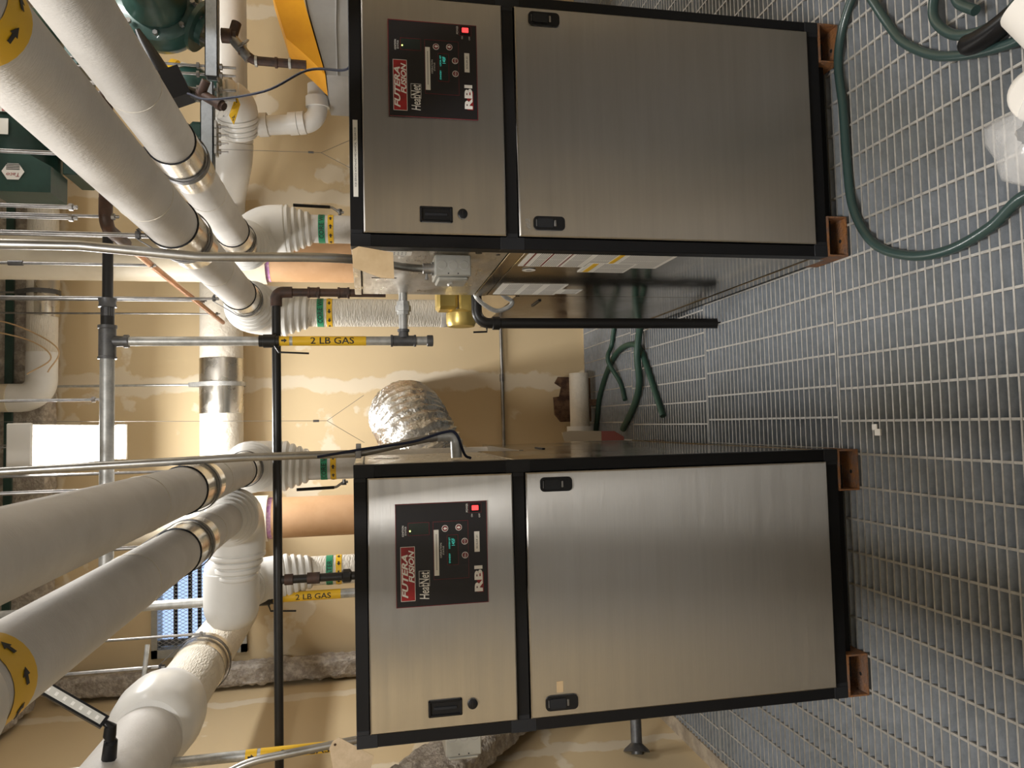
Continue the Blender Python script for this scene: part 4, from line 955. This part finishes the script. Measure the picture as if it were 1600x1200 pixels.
MB().lathe((-1.54,1.325,.265),(1,.45,-.15),[(0,.062),(.012,.055),(.03,.034),(.036,.027)],20).build('wall_flange','iron_grey',t); MB().lathe((-1.24,1.46,.222),(1,.45,-.15),[(0,.031),(.09,.031)],18).build('coupling','iron_grey',t)
# bag of paper rolls at the right edge
t = thing('roll_bag','clear plastic bag of white paper rolls on the grating at the right edge','bag',(.60,-.72,.0))
def roll(c, ax, r, L, name='paper_roll'):
    c = Vector(c); a = Vector(ax).normalized()
    MB().lathe(c-a*L/2,a,[(0,r*.40),(0.0005,r*.97),(.006,r),(L-.006,r),(L-.0005,r*.97),(L,r*.40)],32,False).build(name,'roll',t)
    MB().lathe(c-a*(L/2+.001),a,[(.01,.002),(.0,r*.30),(0,r*.42),(L,r*.42)],24).build('roll_core','roll_core',t)
roll((.815,-.80,.085),(.75,.3,.35),.070,.11); roll((.668,-.755,.075),(-.38,-.66,.62),.056,.10); roll((.585,-.80,.060),(.3,.6,.2),.052,.11)
bag = MB(); nu, nv = 26, 14; bc = Vector((.575,-.80,.0))
for i in range(nu+1):
    for j in range(nv+1):
        a = 2*PI*i/nu; f = j/nv; rr = math.sin(PI*(.04+.92*f))**.6
        p = Vector((math.cos(a)*.105*rr, math.sin(a)*.165*rr, .002+.135*f))
        p *= 1+.10*noise.noise(Vector((math.cos(a)*2,math.sin(a)*2,f*3)))
        if 0.8 < a < 1.6: p += Vector((.05,.06,-.02))*math.sin(PI*f)*math.sin((a-.8)/.8*PI)
        p.z = max(.002,p.z); bag.v.append(bc+p)
for i in range(nu):
    for j in range(nv): bag.f.append((i*(nv+1)+j,(i+1)*(nv+1)+j,(i+1)*(nv+1)+j+1,i*(nv+1)+j+1)); bag.m.append(0)
bag.build('bag_film','film',t)
MB().sweep(spline([(.54,-.66,.02),(.515,-.68,.015),(.50,-.73,.012)],5),.006,8).build('red_print_edge','dark_red',t)
t = thing('plastic_scrap','small white plastic clip lying on the grating before boiler 1','scrap',(.0,-.095,0))
MB().box((-.062,-.115,.0005),(-.042,-.09,.006),.001).box((-.046,-.10,.0005),(-.028,-.078,.005),.001).build('clip','white_print',t)

# ================================================================== right side: pumps, struts, bin
def strut(label, x0, x1, y, z):
    t = thing('strut_channel', label, 'strut', ((x0+x1)/2,y,z-.028), 'strut channels under the pumps')
    mb = MB().box((x0,y-.028,z-.028),(x1,y-.024,z+.028)).box((x0,y+.024,z-.028),(x1,y+.028,z+.028)).box((x0,y-.028,z+.024),(x1,y+.028,z+.028)).box((x0,y-.028,z-.028),(x1,y-.012,z-.024)).box((x0,y+.012,z-.028),(x1,y+.028,z-.024))
    mb.build('channel','galv',t,smooth=0); return t
strut('left galvanised strut channel below the green pumps', 1.10, 1.615, 1.55, 2.185)
strut('right galvanised strut channel below the green pumps', 1.645, 2.4, 1.55, 2.165)
for k,(x,l) in enumerate(((1.70,'right strut, outer'),(1.660,'right strut, inner'),(1.590,'left strut, outer'),(1.545,'left strut, inner'))):
    t = thing('hanger_rod','threaded rod with nuts through the '+l+' hole','threaded rod',(x,1.55,2.05),'rods through the strut channels')
    MB().cyl((x,1.55,2.06),(x,1.55,ZC),.0065,10).build('rod','zinc',t)
    for z in (2.12,2.222): MB().lathe((x,1.55,z),(0,0,1),[(0,.015),(.012,.015)],6).build('nut','zinc',t)
    MB().box((x-.024,1.53,2.136),(x+.024,1.57,2.143)).build('washer_plate','zinc',t,smooth=0)
for k,x in enumerate((1.415,1.375,1.335,1.295)):
    t = thing('strut_bolt','%s of four bolts under the left strut channel' % ('rightmost','second from right','third from right','leftmost')[k],'bolt',(x,1.55,2.09),'bolts under the left strut')
    MB().cyl((x,1.55,2.095),(x,1.55,2.19),.005,8).build('bolt_shank','zinc',t); MB().lathe((x,1.55,2.128),(0,0,1),[(0,.012),(.010,.012)],6).build('nut','zinc',t); MB().box((x-.018,1.52,2.142),(x+.018,1.58,2.152)).build('washer_plate','galv_pipe',t,smooth=0)

t = thing('pump','dark green inline pump with bolted flange above the right strut','pump',(2.0,1.75,2.24),'green inline pumps')
MB().lathe((2.04,1.62,2.43),(0,1,0),[(0,.10),(.015,.165),(.03,.185),(.10,.20),(.16,.185),(.20,.13),(.26,.10)],36).build('volute','green_paint',t)
MB().lathe((2.04,1.62,2.43),(0,-1,0),[(0,.14),(.03,.145),(.10,.11),(.2,.105),(.32,.10)],32).build('motor','green_paint',t)
MB().lathe((1.99,1.73,2.27),(-.55,0,-1),[(-.1,.085),(0,.085),(.005,.125),(.028,.125),(.03,.08),(.06,.08)],32).build('flange','green_paint',t)
for k in range(8):
    a = 2*PI*k/8; MB().lathe((2.04+math.cos(a)*.165,1.615,2.43+math.sin(a)*.165),(0,-1,0),[(-.005,.012),(.012,.012)],6).build('bolt_head','zinc',t)
for k in range(5): MB().lathe((1.90+.045*k,1.70-.02*k,2.235+.005*k),(-.55,-.2,-1),[(-.02,.013),(.015,.013)],6).build('flange_bolt','zinc',t)
t = thing('supply_pipe','white pipe with yellow SUPPLY tape under the green pumps','pipe',(1.75,2.05,2.2))
MB().sweep([(1.86,2.05,2.42),(1.80,2.05,2.18)],.085,32).build('upper_jacket','pvc',t)
band(t,(1.868,2.05,2.455),(.24,0,1),.087,.03,'yellow','arrow_tape')
ribbed(t,[(1.74,1.98,2.28),(1.74,2.02,2.14),(1.60,2.15,2.13)],.075,.06,.028)
sup = [Vector(q) for q in ((1.607,1.885,2.149),(1.562,1.895,2.127),(1.668,1.885,2.093),(1.722,1.895,2.114))]
MB().prism(sup,(0,-.002,0)).build('name_tape','yellow',t,smooth=0)
sa = ((sup[3]+sup[2])/2-(sup[0]+sup[1])/2); sb = (sup[0]+sup[3])/2-(sup[1]+sup[2])/2; sc = sum(sup,Vector())/4+Vector((0,-.0035,0))
lettering('SUPPLY',sa.length*.86,sb.length*.62,lambda a,b: sc+sa.normalized()*a+sb.normalized()*b,'lettering','black_print',t,bold=.02)
t = thing('pump','smaller green pump body behind the left strut channel','pump',(1.62,1.85,2.15),'green inline pumps')
MB().lathe((1.745,1.85,2.40),(0,0,-1),[(-.05,.05),(0,.06),(.02,.075),(.06,.085),(.12,.085),(.15,.065),(.19,.065),(.195,.08),(.215,.08),(.217,.06)],32).build('volute','green_paint',t)
MB().box((1.44,1.80,2.22),(1.54,1.90,2.33),.02).build('motor_box','green_paint',t)
MB().sweep([(1.45,1.80,2.30),(1.38,1.72,2.42)],.025,12).build('mount_arm','green_paint',t)
t = thing('valve_actuator','black valve actuator with brown brass fitting hanging beside the pumps','valve actuator',(1.45,1.15,2.1))
MB().obox((1.475,1.30,2.275),(.9,0,.4),(0,1,0),(-.4,0,.9),.065,.05,.058).build('actuator_body','black_plastic',t,smooth=0)
MB().sweep([(1.52,1.30,2.32),(1.62,1.30,2.37),(1.72,1.30,2.42)],[.045,.032,.012],14).build('bracket_arm','black_plastic',t)
MB().cyl((1.47,1.29,2.24),(1.44,1.29,2.16),.021,14).build('stem_pipe','black_iron',t)
MB().cyl((1.455,1.28,2.17),(1.385,1.24,2.07),.021,14).build('fitting_body','rust_fit',t); MB().cyl((1.44,1.27,2.16),(1.49,1.24,2.13),.019,12).build('fitting_branch','rust_fit',t)
MB().lathe((1.395,1.245,2.085),(-.5,-.3,-.8),[(0,.025),(.02,.025),(.022,.018),(.035,.018)],10).build('fitting_nut','rust_fit',t)
MB().cyl((1.475,1.30,2.30),(1.475,1.30,ZC),.006,8).build('hanging_rod','zinc',t)
# brown pipe with strainer under the right strut
t = thing('drip_pipe','rusty brown pipe with strainer dropping from the right strut to the orange lid','pipe',(1.95,1.75,1.75))
MB().lathe((1.93,1.70,2.13),(0,0,-1),[(-.02,.035),(.03,.035),(.032,.028),(.05,.028)],14).build('tee_body','rust_fit',t)
MB().cyl((1.93,1.70,2.10),(2.0,1.70,2.08),.024,14).build('plug','rust_fit',t)
MB().cyl((1.92,1.70,2.10),(1.82,1.70,2.02),.025,14).build('strainer_leg','zinc',t)
MB().sweep(fillet([(1.86,1.70,2.06),(1.815,1.70,2.00),(1.81,1.70,1.75)],.05,8),.022,14).build('pipe','rust_fit',t)
for z in (1.995,1.90,1.835): MB().lathe((1.812,1.70,z),(0,0,-1),[(0,.027),(.012,.027)],14).build('coupling_ring','galv_pipe' if z!=1.90 else 'rust_fit',t)
MB().lathe((1.875,1.66,2.04),(.6,-.5,.5),[(0,.03),(.004,.034),(.008,.03)],18).build('round_tag','zinc',t)
# bin with orange lid
t = thing('hopper_bin','grey plastic hopper with sloping orange lid behind boiler 2','bin',(2.15,1.95,.75))
MB().prism([(1.79,1.75,.75),(2.75,1.75,.75),(2.75,1.75,1.76),(2.28,1.75,1.77),(2.10,1.75,1.735),(1.79,1.75,1.655)],(0,.5,0)).build('hopper_body','grey_plastic',t,smooth=0)
MB().prism([(1.785,1.735,1.66),(2.10,1.735,1.745),(2.27,1.735,1.79),(2.33,1.735,1.80),(2.60,1.735,1.80),(2.60,1.735,1.93),(2.27,1.735,1.935),(2.24,1.735,1.93),(1.96,1.735,1.85),(1.90,1.735,1.78),(1.86,1.735,1.735)],(0,.25,0)).build('lid','orange',t,smooth=0)
MB().sweep(fillet([(1.79,1.745,1.60),(2.05,1.745,1.605),(2.25,1.745,1.60),(2.32,1.745,1.54),(2.33,1.745,1.40)],.05,5),.005,8).build('body_rib','grey_plastic',t)
t = thing('drain_elbow','glossy white PVC pipe and elbow between the header and the grey hopper','pipe',(1.75,2.1,1.70))
MB().sweep(fillet([(1.655,2.16,2.30),(1.665,2.16,2.10),(1.69,2.13,1.722),(1.90,2.11,1.722)],[.3,.085],12),.053,28).build('pipe','pvc',t)
for a,b,r in (((1.672,2.155,2.04),(1.676,2.15,1.99),.064),((1.682,2.14,1.875),(1.686,2.135,1.83),.062),((1.686,2.135,1.826),(1.690,2.13,1.79),.062),((1.775,2.12,1.722),(1.83,2.115,1.722),.064)): MB().cyl(a,b,r,28).build('socket','pvc',t)
# big green tank with boxed motor at the top
t = thing('green_tank','dark green motor housing with a logo box under the ceiling','motor',(1.5,1.5,2.75))
MB().lathe((1.16,1.65,3.02),(1,0,0),[(0,.10),(.01,.16),(.03,.175),(.7,.175),(.75,.15)],40).build('housing','green_paint',t)
MB().box((1.16,1.55,2.74),(1.9,1.78,2.80),.004).build('mount_foot','green_paint',t)
MB().lathe((1.215,1.545,2.77),(0,-1,0),[(-.002,.012),(.002,.012)],12).build('foot_hole','card',t)
bx = MB(); bx.prism([(1.03,1.40,2.79),(1.03,1.40,3.03),(1.065,1.40,3.06),(1.185,1.40,3.04),(1.195,1.40,2.88),(1.145,1.40,2.79)],(0,.18,0)); bx.build('terminal_box','green_paint',t,smooth=0)
hx_, hz_ = 1.115, 2.935
MB().prism([(hx_+.040*math.cos(a),1.3985,hz_+.044*math.sin(a)) for a in [PI/6+k*PI/3 for k in range(6)]],(0,-.0012,0)).build('logo_plate','white_print',t,smooth=0)
for k in range(4): MB().box((hx_+.008+k*.007,1.3970,hz_-.026),(hx_+.0115+k*.007,1.3965,hz_+.026)).build('logo_stripe','black_print',t,smooth=0)
lettering('Taco',.050,.016,lambda a,b:(hx_-.014-b,1.3962,hz_+a),'lettering','red',t,shear=.2)
for z0,z1,m in ((2.985,3.035,'white_label'),):
    MB().box((1.40,1.470,z0),(1.44,1.466,z1)).build('flag_sticker',m,t,smooth=0); MB().box((1.402,1.4655,z0+.002),(1.438,1.465,z1-.025)).build('flag_stripes','sign_red',t,smooth=0); MB().box((1.42,1.4650,z1-.025),(1.438,1.4645,z1-.003)).build('flag_canton','blue',t,smooth=0)
MB().box((1.30,1.470,2.985),(1.37,1.466,3.035)).build('rating_sticker','white_label',t,smooth=0)
bpy.context.view_layer.update()
